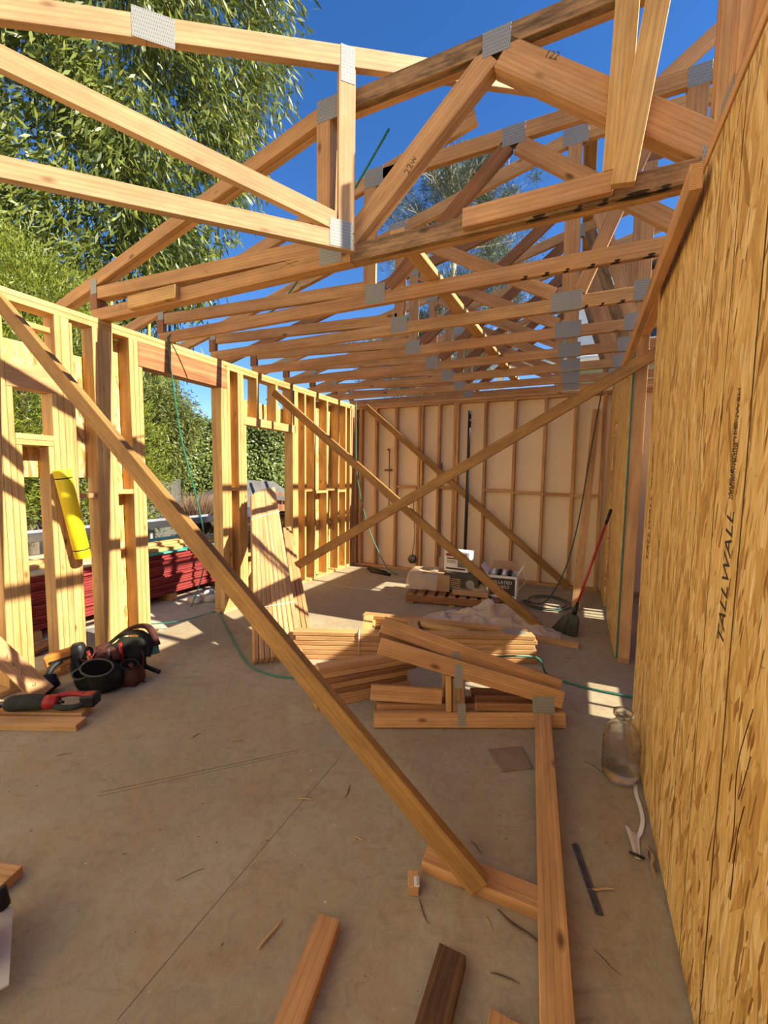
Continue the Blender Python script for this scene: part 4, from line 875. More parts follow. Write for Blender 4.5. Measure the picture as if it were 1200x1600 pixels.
cs = thing('circular_saw', (-1.55, 0.55, 0), 'circular saw with pale metal base plate and red guard at the lower left edge', 'saw')
prism('base_plate', [(-1.655, 0.655), (-1.405, 0.535), (-1.44, 0.46), (-1.60, 0.50), (-1.72, 0.60)], 0.007, mottled('pale_painted_steel', (0.52, 0.50, 0.40), (0.62, 0.60, 0.5), 10, 0.5), cs, Matrix.Translation((0, 0, 0.04)))
prism('blade_guard', [(0.085 * math.cos(a), 0.085 * math.sin(a)) for a in [k * math.pi / 12 for k in range(24)]], 0.035, REDP, cs, basis((0.9, -0.43, 0), (0, 0, 1), (-1.56, 0.555, 0.11)))
tube('motor', [(-1.60, 0.52, 0.13), (-1.70, 0.44, 0.13)], 0.05, BLACKP, cs, 14, 3); tube('handle', [(-1.66, 0.60, 0.10), (-1.72, 0.60, 0.20), (-1.66, 0.53, 0.24), (-1.58, 0.50, 0.19)], 0.02, DARKRUB, cs, 10, 5)
tube('front_knob', [(-1.68, 0.64, 0.045), (-1.70, 0.63, 0.10)], [0.02, 0.028], BLACKP, cs, 10, 3)

# yellow roll hung on the studs
yr = thing('yellow_roll', (-3.36, 1.78, 0.87), 'bright yellow foam roll with black cords hung on the left studs', 'roll')
a, b = Vector((-3.355, 1.755, 1.525)), Vector((-3.35, 1.87, 0.872)); ax = (b - a).normalized()
YM = Matrix.Translation(a) @ ax.to_track_quat('Z', 'Y').to_matrix().to_4x4()
ln = (b - a).length
lathe('roll', [(0.008, 0.004), (0.050, 0.0), (0.053, 0.004), (0.053, ln - 0.004), (0.050, ln), (0.008, ln - 0.004)], YELLOW, yr, YM, 28, cap=True)
for z in (0.055, ln - 0.07): lathe('cord', [(0.0530, z), (0.0555, z + 0.003), (0.0555, z + 0.006), (0.0530, z + 0.009)], BLACKP, yr, YM, 28, cap=False)
tube('hanging_cord', [YM @ Vector((0.0, 0.056, 0.06)), YM @ Vector((0.02, 0.056, ln * 0.5)), YM @ Vector((0.03, 0.052, ln - 0.07))], 0.003, BLACKP, yr, 6, 4)

# ================================================================== BACK OF THE ROOM
pal = thing('pallet', (-1.2, 4.95, 0), 'low wooden pallet carrying cartons near the back wall', 'pallet')
pd = Vector((0.985, 0.17, 0)).normalized(); pn = Vector((-pd.y, pd.x, 0)); p0 = Vector((-1.80, 4.58, 0))
Q = lambda u, v, z: p0 + pd * u + pn * v + UP * z
for v in (0.03, 0.38, 0.74): board('runner', Q(0, v, 0.062), Q(1.10, v, 0.062), pn, 0.086, 0.036, WOODD, pal)
for i in range(9): board('deck_slat', Q(0.05 + i * 0.125, 0.0, 0.114), Q(0.05 + i * 0.125, 0.78, 0.114), UP, 0.085, 0.016, WOODD, pal)
for u in (0.05, 0.55, 1.05): board('base_slat', Q(u, 0, 0.010), Q(u, 0.78, 0.010), UP, 0.085, 0.016, WOODD, pal)
def carton(name, c, sx, sy, sz, ang, mat, label, flaps=False, cat='box'):
    r = thing(name, c, label, cat); M = rotz(ang, c); h = 0.004
    pieces = [((0, 0, h / 2), (sx, sy, h)), ((0, sy / 2, sz / 2), (sx, h, sz)), ((0, -sy / 2, sz / 2), (sx, h, sz)), ((sx / 2, 0, sz / 2), (h, sy, sz)), ((-sx / 2, 0, sz / 2), (h, sy, sz))]
    V, F = [], []
    for (q, dm) in pieces:
        v, f, _ = cbox(dm[0], dm[1], dm[2], 0.0008); b0 = len(V)
        V += [(x + q[0], y + q[1], z + q[2]) for x, y, z in v]; F += [tuple(k + b0 for k in ff) for ff in f]
    mesh_obj('body', V, F, mat, r, M)
    if not flaps:
        v, f, _ = cbox(sx, sy, 0.004, 0.0008); mesh_obj('lid', v, f, mat, r, M @ Matrix.Translation((0, 0, sz)))
    return r, M
bz = 0.123
c1, M1 = carton('cardboard_box', (-1.62, 5.02, bz), 0.50, 0.42, 0.20, 0.17, CARD, 'brown cardboard box under clear plastic at the left of the pallet')
c2, M2 = carton('dark_carton', (-1.20, 4.98, bz + 0.02), 0.42, 0.24, 0.20, -0.05, CARDD, 'dark printed carton with a round emblem on the pallet')
lathe('round_emblem', [(0.0, 0.0), (0.055, 0.0), (0.055, 0.001), (0.042, 0.0012), (0.04, 0.0005), (0.02, 0.0006), (0.0, 0.0012)], PLATE, c2, M2 @ Matrix.Translation((0.12, -0.1235, 0.10)) @ Matrix.Rotation(math.pi / 2, 4, 'X'), 20)
for i in range(5): board('print_line', M2 @ Vector((-0.17, -0.1228, 0.05 + i * 0.024)), M2 @ Vector((0.0, -0.1228, 0.05 + i * 0.024)), (0, 1, 0), 0.008, 0.001, CHIP, c2, False, 0.0002)
tag(board('flat_carton', (-1.28, 4.80, bz + 0.035), (-0.86, 4.84, bz + 0.035), UP, 0.12, 0.06, CARD, None, False, 0.006), 'low brown carton lying in front of the dark carton', 'box')
c3, M3 = carton('white_carton', (-1.30, 5.13, bz + 0.225), 0.30, 0.24, 0.24, -0.05, WHITE, 'white printed carton with a red band standing above the dark carton')
board('red_band', M3 @ Vector((-0.13, -0.1225, 0.205)), M3 @ Vector((0.13, -0.1225, 0.205)), (0, 1, 0), 0.035, 0.001, REDP, c3, False, 0.0002)
board('grey_picture', M3 @ Vector((0.02, -0.1225, 0.095)), M3 @ Vector((0.12, -0.1225, 0.095)), (0, 1, 0), 0.075, 0.001, GREYW, c3, False, 0.0002)
for (x0, x1, z, w) in ((-0.12, 0.03, 0.16, 0.018), (-0.12, 0.0, 0.13, 0.008), (-0.12, 0.0, 0.11, 0.006), (-0.13, 0.12, 0.035, 0.02)): board('print_line', M3 @ Vector((x0, -0.1225, z)), M3 @ Vector((x1, -0.1225, z)), (0, 1, 0), w, 0.001, CHIPD if w > 0.01 and z > 0.1 else LEATHER, c3, False, 0.0002)
c4, M4 = carton('nail_carton', (-0.74, 5.05, bz), 0.34, 0.30, 0.26, 0.05, WHITE, 'open black and white carton of collated nails at the right of the pallet', True)
board('black_panel', M4 @ Vector((-0.15, -0.1525, 0.13)), M4 @ Vector((0.15, -0.1525, 0.13)), (0, 1, 0), 0.20, 0.001, CARDD, c4, False, 0.0002)
tm = M4 @ basis((1, 0, 0), (0, 0, 1), (-0.145, -0.1538, 0.165))
text('printed_words', 'COLLATED', 0.052, tm, WHITE, c4); text('printed_words', 'NAILS', 0.052, M4 @ basis((1, 0, 0), (0, 0, 1), (-0.05, -0.1538, 0.115)), WHITE, c4)
for (px, py, an, L2) in ((0.0, 0.15, 0.9, 0.16), (0.17, 0.0, 0.5, 0.14), (-0.17, 0.02, -0.7, 0.12)):
    Mx = M4 @ Matrix.Translation((px, py, 0.26)) @ (Matrix.Rotation(-an, 4, 'X') if px == 0 else Matrix.Rotation(an, 4, 'Y'))
    v, f, _ = cbox(0.30 if px == 0 else 0.004, 0.004 if px == 0 else 0.26, L2, 0.0008); mesh_obj('flap', v, f, CARD if px == 0 else WHITE, c4, Mx @ Matrix.Translation((0, 0, L2 / 2)))
for i in range(4): 
    tag(tube('nail_coil', [M4 @ Vector((-0.10 + 0.06 * i, -0.08, 0.255)), M4 @ Vector((-0.10 + 0.06 * i, 0.0, 0.285)), M4 @ Vector((-0.10 + 0.06 * i, 0.09, 0.265))], 0.024, BLACKP if i % 2 else WHITEP, None, 8, 4), '%s bundle of collated nails from the left in the open carton' % ORD[i], 'nails', 'nail bundles in the open carton')
tag(tube('packing_strap', [(-0.60, 4.98, bz + 0.0), (-0.54, 4.96, bz + 0.12), (-0.47, 4.98, bz + 0.22), (-0.52, 5.0, bz + 0.34), (-0.50, 5.0, bz + 0.40)], 0.006, WHITEP, None, 6, 3, 0.4), 'bent white packing strap sticking up beside the nail carton', 'strap')
c5, M5 = carton('cardboard_box', (-0.98, 5.14, bz), 0.24, 0.20, 0.16, -0.3, CARD, 'small open cardboard box between the dark carton and the nail carton', True)
tag(board('paper_sack', (-1.06, 4.90, bz + 0.09), (-0.86, 4.92, bz + 0.05), (0, -0.3, 1), 0.18, 0.05, CHIP, None, False, 0.015), 'tan paper sack slumped between the cartons', 'sack')

def sheet(name, grid, mat, label, cat, th=0.0025, parent=None):
    n, m2 = len(grid), len(grid[0]); V = [p for r in grid for p in r]; F = []
    for i in range(n - 1):
        for j in range(m2 - 1): a = i * m2 + j; F.append((a, a + 1, a + m2 + 1, a + m2))
    o = mesh_obj(name, V, F, mat, parent, smooth=True)
    sd = o.modifiers.new('thick', 'SOLIDIFY'); sd.thickness = th; sd.offset = 1
    return tag(o, label, cat) if label else o
# plastic film over the left box
g = []
for i in range(11):
    row = []
    for j in range(13):
        u, v = -0.30 + 0.40 * i / 10, -0.42 + 0.60 * j / 12
        z = 0.212 if abs(u) < 0.26 and v > -0.22 else 0.212 - min(0.19, (max(0, -0.22 - v)) * 1.6 + max(0, abs(u) - 0.26) * 2.5)
        z += 0.012 * math.sin(17 * u + 9 * v) + 0.010 * math.sin(31 * u - 5 * v); vv = v if v > -0.23 else -0.23 + (v + 0.23) * 0.30
        row.append(M1 @ Vector((u + 0.01 * math.sin(20 * v), vv + 0.008 * math.sin(25 * u), max(z, 0.02))))
    g.append(row)
sheet('plastic_sheet', g, FILM, 'crumpled clear plastic sheet draped over the brown box', 'plastic sheet')
# beige drop cloth
from mathutils import noise as mnoise
g = []
def ridge(x, y, s, sd): return 1.0 - abs(mnoise.noise(Vector((x * s + sd, y * s * 1.3, sd)))) * 2.2
for i in range(96):
    row = []
    for j in range(60):
        u, v = i / 95, j / 59
        w = 0.20 + 0.46 * max(0.0, math.sin(math.pi * min(1, (u * 1.02) ** 0.9))) + 0.05 * math.sin(21 * u) + 0.03 * math.sin(47 * u)
        x = -1.42 + 1.36 * u + 0.05 * mnoise.noise(Vector((u * 9, v * 7, 3.0))); y = 4.08 + 0.10 * u + w * v + 0.05 * mnoise.noise(Vector((u * 11, v * 3, 8.0)))
        hg = 0.13 * math.exp(-((u - 0.52) / 0.16) ** 2 - ((v - 0.62) / 0.28) ** 2) + 0.05 * math.exp(-((u - 0.80) / 0.10) ** 2 - ((v - 0.5) / 0.3) ** 2)
        wx, wy = x + 0.08 * mnoise.noise(Vector((x * 4, y * 4, 1.0))), y + 0.08 * mnoise.noise(Vector((x * 4, y * 4, 5.0)))
        rd = max(0.0, ridge(wx, wy, 3.6, 2.3)) ** 2 * 0.062 + max(0.0, ridge(wx * 0.6 + wy, wy, 5.5, 7.7)) ** 2 * 0.032 + max(0.0, ridge(wx, wy * 0.5, 11.0, 4.1)) ** 2 * 0.008
        env = min(1.0, 4.5 * min(v, 1 - v) + 0.05) * min(1.0, 7 * min(u, 1 - u) + 0.12)
        row.append((x, y, max(0.004, (hg + rd * (0.35 + 0.65 * math.sin(math.pi * u))) * env)))
    g.append(row)
sheet('drop_cloth', g, CLOTH, 'rumpled beige drop cloth on the slab in front of the pallet', 'cloth')

# plumbing on the back wall
tag(tube('vent_pipe', [(-1.465, 6.17, 2.50), (-1.47, 6.17, 1.4), (-1.478, 6.17, 0.36), (-1.48, 6.17, 0.12)], 0.024, BLACKP, None, 12, 2), 'black plastic vent pipe standing in the back wall', 'pipe')
sh = thing('shower_fitting', (-2.78, 6.24, 0.9), 'shower riser pipe with outlet and chrome mixing valve on the back wall', 'shower fitting')
tube('riser', [(-2.79, 6.27, 1.0), (-2.795, 6.27, 1.95)], 0.008, COPPER, sh, 8, 0)
tube('outlet', [(-2.795, 6.27, 1.95), (-2.79, 6.20, 1.955), (-2.76, 6.19, 1.955)], 0.018, COPPER, sh, 8, 3)
tube('bracket', [(-2.87, 6.26, 1.625), (-2.74, 6.26, 1.625)], 0.016, COPPER, sh, 8, 0)
vm = Matrix.Translation((-2.79, 6.215, 0.95)) @ Matrix.Rotation(math.pi / 2, 4, 'X')
lathe('valve_plate', [(0.0, 0.0), (0.085, 0.0), (0.085, 0.006), (0.06, 0.016), (0.0, 0.016)], CHROME, sh, vm, 24); lathe('valve_knob', [(0.035, 0.0), (0.035, 0.05), (0.02, 0.06), (0.0, 0.06)], CHROME, sh, vm @ Matrix.Translation((0, 0, 0.016)), 14)
dl = thing('drain_line', (-2.33, 6.24, 0.1), 'thin supply line with a round drain cap on the back wall', 'pipe')
tube('line', [(-2.28, 6.20, 1.36), (-2.33, 6.20, 1.1), (-2.30, 6.20, 0.6), (-2.335, 6.20, 0.30), (-2.335, 6.20, 0.24)], 0.007, COPPER, dl, 6)
lathe('drain_cap', [(0.0, 0.0), (0.075, 0.0), (0.07, 0.02), (0.03, 0.03), (0.0, 0.03)], STEEL, dl, Matrix.Translation((-2.335, 6.205, 0.20)) @ Matrix.Rotation(math.pi / 2, 4, 'X'), 18)
tag(tube('supply_pipe', [(-1.90, 6.26, 1.74), (-1.905, 6.26, 1.0), (-1.895, 6.26, 0.27)], 0.008, COPPER, None, 6, 0), 'thin bare supply pipe in the back wall bay left of the vent pipe', 'pipe')
bp = thing('loose_pipes', (-2.75, 5.95, 0), 'short black pipes lying on the slab at the back left', 'pipe')
tube('pipe', [(-3.02, 5.98, 0.03), (-2.62, 5.80, 0.03)], 0.028, BLACKP, bp, 10, 0); tube('pipe', [(-2.90, 5.83, 0.024), (-2.52, 5.74, 0.024)], 0.022, BLACKP, bp, 10, 0)

# broom
bm_ = thing('broom', (-0.02, 4.42, 0), 'broom with red handle and dark bristles leaning on the right wall', 'broom')
h0, h1 = Vector((0.045, 4.40, 0.21)), Vector((0.325, 4.62, 1.22))
tube('handle', [h0, h0.lerp(h1, 0.86)], 0.011, REDP, bm_, 10, 0); tube('grip', [h0.lerp(h1, 0.86), h1], 0.0145, BLACKP, bm_, 10, 0)
tube('ferrule', [h0 - (h1 - h0).normalized() * 0.04, h0.lerp(h1, 0.10)], [0.026, 0.014], BLACKP, bm_, 10, 0)
V, F = [], []
top = h0 - (h1 - h0).normalized() * 0.02; dn = Vector((-0.35, -0.12, -0.92)).normalized(); sd_ = Vector((0.80, -0.58, -0.12)).normalized(); fw = dn.cross(sd_)
prof = [(0.0, 0.05, 0.030), (0.03, 0.075, 0.034), (0.06, 0.09, 0.035), (0.14, 0.115, 0.035), (0.215, 0.135, 0.03)]
hb_ = []
for (q, hw, hd) in prof:
    for k in range(16):
        a = 2 * math.pi * k / 16; hb_.append(top + dn * q + sd_ * hw * math.cos(a) + fw * hd * math.sin(a) * (1.15 if k % 2 else 0.9))
fc = []
for i in range(len(prof) - 1):
    for k in range(16): fc.append((i * 16 + k, i * 16 + (k + 1) % 16, (i + 1) * 16 + (k + 1) % 16, (i + 1) * 16 + k))
fc += [tuple(range(16))[::-1], tuple(range(64, 80))]
mesh_obj('bristle_block', hb_, fc, STRAW, bm_)
Vb, Fb = [], []
for i in range(240):
    a = random.random() * 2 * math.pi; rr = math.sqrt(random.random()); u = rr * math.cos(a); v = rr * math.sin(a)
    s_ = top + dn * 0.05 + sd_ * u * 0.09 + fw * v * 0.036; e_ = top + dn * (0.225 + random.uniform(-0.015, 0.02)) + sd_ * u * 0.145 + fw * v * 0.042
    if e_.z < 0.003: e_.z = 0.003
    w = sd_ * 0.0018; w2 = fw * 0.0018; b0 = len(Vb); Vb += [s_ + w, s_ - w, e_ - w, e_ + w, s_ + w2, s_ - w2, e_ - w2, e_ + w2]; Fb += [(b0, b0 + 1, b0 + 2, b0 + 3), (b0 + 4, b0 + 5, b0 + 6, b0 + 7)]
tag(mesh_obj('bristles', Vb, Fb, STRAW, bm_), kind='stuff')

# hoses
def hose(pts, label, mat=HOSE, r=0.0068, k=10): return tag(tube('air_hose', pts, r, mat, None, 8, k), label, 'hose', 'green air hoses')
hose([(-3.40, 2.685, 2.73), (-3.405, 2.70, 2.66), (-3.405, 2.71, 2.45), (-3.42, 2.74, 2.38), (-3.47, 2.86, 1.85), (-3.50, 3.05, 1.25), (-3.62, 3.25, 0.75), (-3.75, 3.30, 0.35), (-3.8, 3.2, 0.05)], 'green hose hanging over the doorway header down into the yard')
hose([(-3.40, 2.685, 2.73), (-3.30, 2.74, 2.80), (-2.9, 2.90, 2.86), (-2.5, 3.0, 2.93), (-2.2, 2.9, 3.02), (-1.6, 2.6, 3.25), (-1.1, 2.4, 3.56)], 'green hose looped up through the trusses above the doorway')
hose([(-4.1, 2.9, -0.10), (-3.75, 3.05, -0.05), (-3.52, 3.32, 0.012), (-3.42, 3.25, 0.010), (-3.05, 2.98, 0.010), (-2.72, 2.74, 0.010), (-2.30, 2.46, 0.010), (-2.0, 2.40, 0.010), (-1.80, 2.45, 0.010), (-1.60, 2.52, 0.010)], 'green hose crossing the slab below the foreground brace')
hose([(-0.74, 2.78, 0.262), (-0.62, 2.84, 0.262), (-0.50, 2.88, 0.256), (-0.33, 2.98, 0.258), (-0.19, 3.10, 0.22), (-0.145, 3.30, 0.04), (-0.08, 3.30, 0.0095), (0.08, 3.25, 0.0095), (0.25, 3.235, 0.0095), (0.45, 3.245, 0.0095), (0.8, 3.3, 0.0095)], 'green hose draped over the flat truss pile and out of the doorway')
coil = [(0.24, 5.9, 2.62), (0.22, 5.88, 2.45), (0.13, 5.75, 1.7), (0.05, 5.62, 1.0), (-0.06, 5.5, 0.45), (-0.2, 5.38, 0.12), (-0.32, 5.25, 0.014)]
for t in range(16): a = t * 0.8 + 3.2; rr = 0.27 - 0.006 * t; coil.append((-0.24 + rr * math.cos(a) * 1.05, 5.33 + rr * math.sin(a) * 1.3, 0.012 + 0.004 * (t % 4)))
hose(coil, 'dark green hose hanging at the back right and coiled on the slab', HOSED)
hose([(-3.36, 6.12, 2.72), (-3.30, 6.05, 2.66), (-3.29, 6.03, 2.3), (-3.24, 6.0, 1.5), (-3.05, 6.0, 0.75), (-2.78, 5.95, 0.25), (-2.60, 5.88, 0.06), (-2.45, 5.85, 0.012)], 'pale green hose hanging in the far left corner', HOSE, 0.008)

# ================================================================== THE YARD AT LEFT
xp = -4.80; GZ = -0.16
for i, y in enumerate((2.2, 3.1, 3.75, 4.6)):
    bl = ('nearest', 'second', 'third', 'farthest')[i]
    tag(board('bearer', (xp - 1.15, y, GZ + 0.05), (xp + 0.04, y, GZ + 0.05), UP, 0.09, 0.09, WOOD), '%s pale timber bearer poking out under the red panels' % bl, 'timber', 'bearers under the red pile')
zz = GZ + 0.097
for k in range(19):
    j = random.uniform(-0.03, 0.03); th = 0.0285
    o = tag(board('red_board', (xp - 0.6 + j, 1.75 + random.uniform(-0.05, 0.05), zz + th / 2), (xp - 0.6 + j, 4.95 + random.uniform(-0.06, 0.06), zz + th / 2), UP, 1.20, th - 0.004, REDPAINT, None, False, 0.003),
            '%s red-edged panel from the ground in the yard pile' % ORD[k], 'panel', 'red panels piled in the yard'); zz += th
tag(board('plywood_sheet', (xp - 0.62, 1.80, zz + 0.011), (xp - 0.62, 3.38, zz + 0.011), UP, 1.20, 0.02, PLY, None, False), 'bare plywood panel on the near end of the red pile', 'panel')
for a, b in ((3.40, 4.0), (4.03, 4.9)):
    tag(board('teal_panel', (xp - 0.60, a, zz + 0.011), (xp - 0.60, b, zz + 0.011), UP, 1.22, 0.02, TEALPAINT, None, False), '%s teal painted panel on top of the red pile' % ('near' if a < 4 else 'far'), 'panel', 'teal panels on the red pile')
zz += 0.022
offc = [((-4.95, 3.42), (-4.9, 3.98)), ((-5.12, 3.45), (-5.05, 4.35)), ((-5.30, 3.36), (-5.32, 4.6)), ((-5.0, 4.10), (-4.92, 4.75)), ((-5.5, 3.5), (-5.45, 4.8)), ((-5.15, 4.45), (-5.12, 4.9)), ((-5.05, 2.0), (-5.15, 2.7)), ((-5.4, 2.2), (-5.38, 3.1)), ((-5.25, 2.75), (-5.1, 3.25))]
for i, (a, b) in enumerate(sorted(offc, key=lambda q: q[0][1] + q[1][1])): tag(board('lumber_offcut', (*a, zz + 0.02), (*b, zz + 0.02), UP, 0.10, 0.038, WOODY), '%s pale lumber offcut from the near end of the yard pile' % ORD[i], 'board', 'offcuts on the yard pile')
tag(board('lumber_offcut', (-5.18, 3.6, zz + 0.06), (-5.05, 4.5, zz + 0.06), UP, 0.10, 0.038, WOODY), 'long offcut laid across the other offcuts on the yard pile', 'board')
# boards lying on the ground between the wall and the pile
for i, (a, b, m) in enumerate((((-3.75, 1.2), (-4.15, 2.3), GREYW), ((-4.0, 1.1), (-4.5, 2.2), WOODD), ((-3.68, 1.75), (-4.6, 1.9), WOODD), ((-4.2, 2.35), (-3.75, 2.75), WOODD), ((-3.72, 2.1), (-4.4, 2.5), GREYW), ((-3.9, 2.65), (-4.5, 2.72), WOOD))):
    tag(board('ground_board', (*a, GZ + 0.04 + 0.012 * i), (*b, GZ + 0.04 + 0.012 * i), UP, 0.14, 0.03, m), '%s old board from the left on the ground outside the left wall' % ORD[i], 'board', 'old boards outside the left wall')
tag(board('ply_sheet', (-3.9, 1.3, GZ + 0.13), (-3.72, 1.9, GZ + 0.135), UP, 0.5, 0.012, PLY, None, False), 'pale plywood scrap catching sun outside the left wall', 'plywood')
for k, (x, y) in enumerate(((-4.45, 3.80), (-4.30, 3.95), (-4.52, 4.1))):
    tag(lathe('rock', [(0.0, 0.0), (0.07, 0.0), (0.095, 0.03), (0.08, 0.07), (0.04, 0.09), (0.0, 0.092)], PEBBLE, None, Matrix.Translation((x, y, GZ)) @ Matrix.Rotation(k, 4, 'Z'), 9, 1.2, 0.8), '%s pale rock on the ground at the foot of the red pile' % ('left', 'right', 'farthest')[k], 'rock', 'rocks by the red pile')

# concrete blocks
cb = 0
for (x, y, n) in sorted(((-6.25, 3.95, 4), (-6.25, 4.36, 4), (-6.30, 4.77, 3), (-6.28, 2.5, 4), (-6.30, 5.2, 3), (-6.05, 5.62, 3), (-6.28, 3.2, 4)), key=lambda q: q[1]):
    cb += 1
    for k in range(n):
        r = thing('concrete_block', (x, y, GZ + k * 0.196), 'grey concrete block, %s up in the %s stack from the left behind the red pile' % (ORD[k], ORD[cb - 1]), 'block', 'concrete blocks in the yard')
        Mx = rotz(random.uniform(-0.06, 0.06), (x, y, GZ + k * 0.196))
        for (q, dm) in (((0, -0.155, 0.095), (0.19, 0.03, 0.19)), ((0, 0.155, 0.095), (0.19, 0.03, 0.19)), ((0, 0, 0.095), (0.19, 0.03, 0.19)), ((0.08, 0, 0.095), (0.03, 0.30, 0.188)), ((-0.08, 0, 0.095), (0.03, 0.30, 0.188))):
            v, f, _ = cbox(*dm, 0.004); mesh_obj('web' if dm[0] > 0.1 else 'face_shell', v, f, BLOCKM, r, Mx @ Matrix.Translation(q))
# aluminium ladder lying over the blocks
ld = thing('aluminium_ladder', (-6.1, 3.6, 0.63), 'aluminium ladder lying level across the yard behind the red pile', 'ladder')
for x, z in ((-6.08, 0.70), (-6.42, 0.70)): board('rail', (x, 2.1, z), (x, 5.9, z), (1, 0, 0), 0.11, 0.03, ALU, ld, False, 0.006)
for k in range(12): y = 2.3 + k * 0.305; tube('rung', [(-6.42, y, 0.70), (-6.08, y, 0.70)], 0.018, ALU, ld, 8, 0)
# bag, tarp roof, crates
def blob(name, c, r, mat, label, cat, seed, sq=(1, 1, 0.7), amp=0.22):
    rg = random.Random(seed); bm = bmesh.new(); bmesh.ops.create_icosphere(bm, subdivisions=3, radius=1.0)
    ph = [rg.uniform(0, 6) for _ in range(6)]
    for v in bm.verts:
        p = v.co; k = 1 + amp * (math.sin(4 * p.x + ph[0]) * math.sin(3.4 * p.y + ph[1]) + 0.6 * math.sin(7 * p.z + ph[2]) * math.sin(6 * p.x + ph[3]) + 0.35 * math.sin(13 * p.y + ph[4]))
        v.co = Vector((p.x * sq[0], p.y * sq[1], p.z * sq[2])) * k * r
    me = bpy.data.meshes.new(name); bm.to_mesh(me); bm.free(); me.materials.append(mat); me.polygons.foreach_set('use_smooth', [True] * len(me.polygons))
    o = bpy.data.objects.new(name, me); link(o); place(o, Matrix.Translation(c), None); return tag(o, label, cat)
blob('plastic_bag', (-6.1, 6.15, 0.62), 0.42, WHITEP, 'bulging translucent white plastic bag seen through the doorway', 'bag', 3)
tag(board('bag_stand', (-6.5, 6.2, 0.10), (-5.7, 6.1, 0.10), UP, 0.7, 0.5, WOODD, None, False), 'dark timber base under the white bag', 'timber')
mk = thing('dark_tote', (-5.75, 5.75, 0.35), 'dark plastic tote with pale rim beside the white bag', 'tote')
prism('shell', [(-0.18, -0.2), (0.18, -0.2), (0.12, 0.2), (-0.12, 0.2)], 0.34, BLACKP, mk, basis((0.8, 0.6, 0), (0, 0, 1), (-5.75, 5.75, 0.62))); prism('rim', [(-0.20, 0.19), (0.20, 0.19), (0.20, 0.23), (-0.20, 0.23)], 0.37, ALU, mk, basis((0.8, 0.6, 0), (0, 0, 1), (-5.75, 5.75, 0.62)))
tag(board('tote_stand', (-6.0, 5.6, 0.13), (-5.5, 5.9, 0.13), UP, 0.5, 0.58, GREYW, None, False), 'grey timber crate under the dark tote', 'crate')
tr = thing('tarp_shed', (-6.2, 8.0, GZ), 'low lean-to roofed in grey felt in front of the hedge', 'shed')
mesh_obj('roof', [(-8.0, 7.0, 1.0), (-6.35, 8.65, 0.85), (-5.75, 7.85, 0.62), (-7.45, 6.5, 0.80), (-7.25, 7.25, 1.42), (-6.5, 7.9, 1.38)], [(0, 3, 4), (3, 2, 5, 4), (2, 1, 5), (1, 0, 4, 5), (0, 1, 2, 3)], FELT, tr)
for (x, y) in ((-7.75, 6.95), (-6.4, 8.35), (-6.0, 7.85), (-7.4, 6.65)): board('post', (x, y, GZ), (x, y, 0.80), (1, 0, 0), 0.09, 0.09, WOODD, tr)
cr = thing('brown_crate', (-5.35, 6.0, GZ), 'tall brown slatted crate panel standing by the doorway', 'crate')
for k in range(4): board('slat', (-5.52 + 0.12 * k, 6.35 + 0.10 * k, GZ), (-5.60 + 0.12 * k, 6.42 + 0.10 * k, 1.22 - 0.02 * k), (0.66, -0.75, 0), 0.145, 0.02, LVL, cr)
board('rail', (-5.62, 6.30, 1.12), (-5.12, 6.72, 1.06), (0.66, -0.75, 0), 0.10, 0.02, GREYW, cr); board('rail', (-5.60, 6.30, 0.5), (-5.12, 6.70, 0.46), (0.66, -0.75, 0), 0.09, 0.02, WOODD, cr)
# grey picket gate
gt_ = thing('grey_gate', (-7.2, 5.3, GZ), 'weathered grey board gate beside the feathery bush', 'gate')
for k in range(5): a = Vector((-7.42 + 0.115 * k, 5.02 + 0.14 * k, 0)); board('picket', a + UP * GZ, a + UP * (1.42 if k == 4 else 1.30 + 0.03 * k), (0.7, -0.7, 0), 0.17, 0.02, GREYW, gt_)
board('rail', (-7.46, 5.03, 0.4), (-6.92, 5.62, 0.4), (0.7, -0.7, 0), 0.09, 0.03, GREYW, gt_)
# leaning ladder seen through the far window gap
l2 = thing('extension_ladder', (-5.5, 7.2, GZ), 'pale ladder leaning in the yard beyond the far window gap', 'ladder')
for o2 in (0.0, 0.30): board('rail', (-5.62 + o2 * 0.55, 7.05 + o2 * 0.83, GZ), (-5.80 + o2 * 0.55, 7.55 + o2 * 0.83, 2.15), (0.55, 0.83, 0), 0.07, 0.028, ALU, l2, False, 0.004)
for k in range(7): f = 0.1 + k * 0.125; p = Vector((-5.62, 7.05, GZ)).lerp(Vector((-5.80, 7.55, 2.15)), f); tube('rung', [p, p + Vector((0.55, 0.83, 0)) * 0.30], 0.015, ALU, l2, 6, 0)
tb2 = thing('work_bench', (-4.9, 6.2, GZ), 'cluttered dark work bench outside the far window gap', 'bench')
board('top', (-5.3, 5.6, 0.72), (-4.7, 6.9, 0.72), UP, 0.55, 0.05, WOODD, tb2); board('shelf', (-5.3, 5.6, 0.25), (-4.7, 6.9, 0.25), UP, 0.5, 0.03, WOODD, tb2)
for (x, y) in ((-5.45, 5.75), (-5.05, 5.55), (-4.95, 6.95), (-4.5, 6.75)): board('leg', (x, y, GZ), (x, y, 0.70), (1, 0, 0), 0.07, 0.07, WOODD, tb2)
for k in range(4): tag(board('stacked_plank', (-5.15 + 0.02 * k, 5.75, 0.76 + 0.03 * k), (-4.72, 6.6 - 0.1 * k, 0.76 + 0.03 * k), UP, 0.16, 0.026, LEATHER if k % 2 else GREYW), '%s plank from the bottom of the heap on the outdoor bench' % ORD[k], 'plank', 'planks on the outdoor bench')

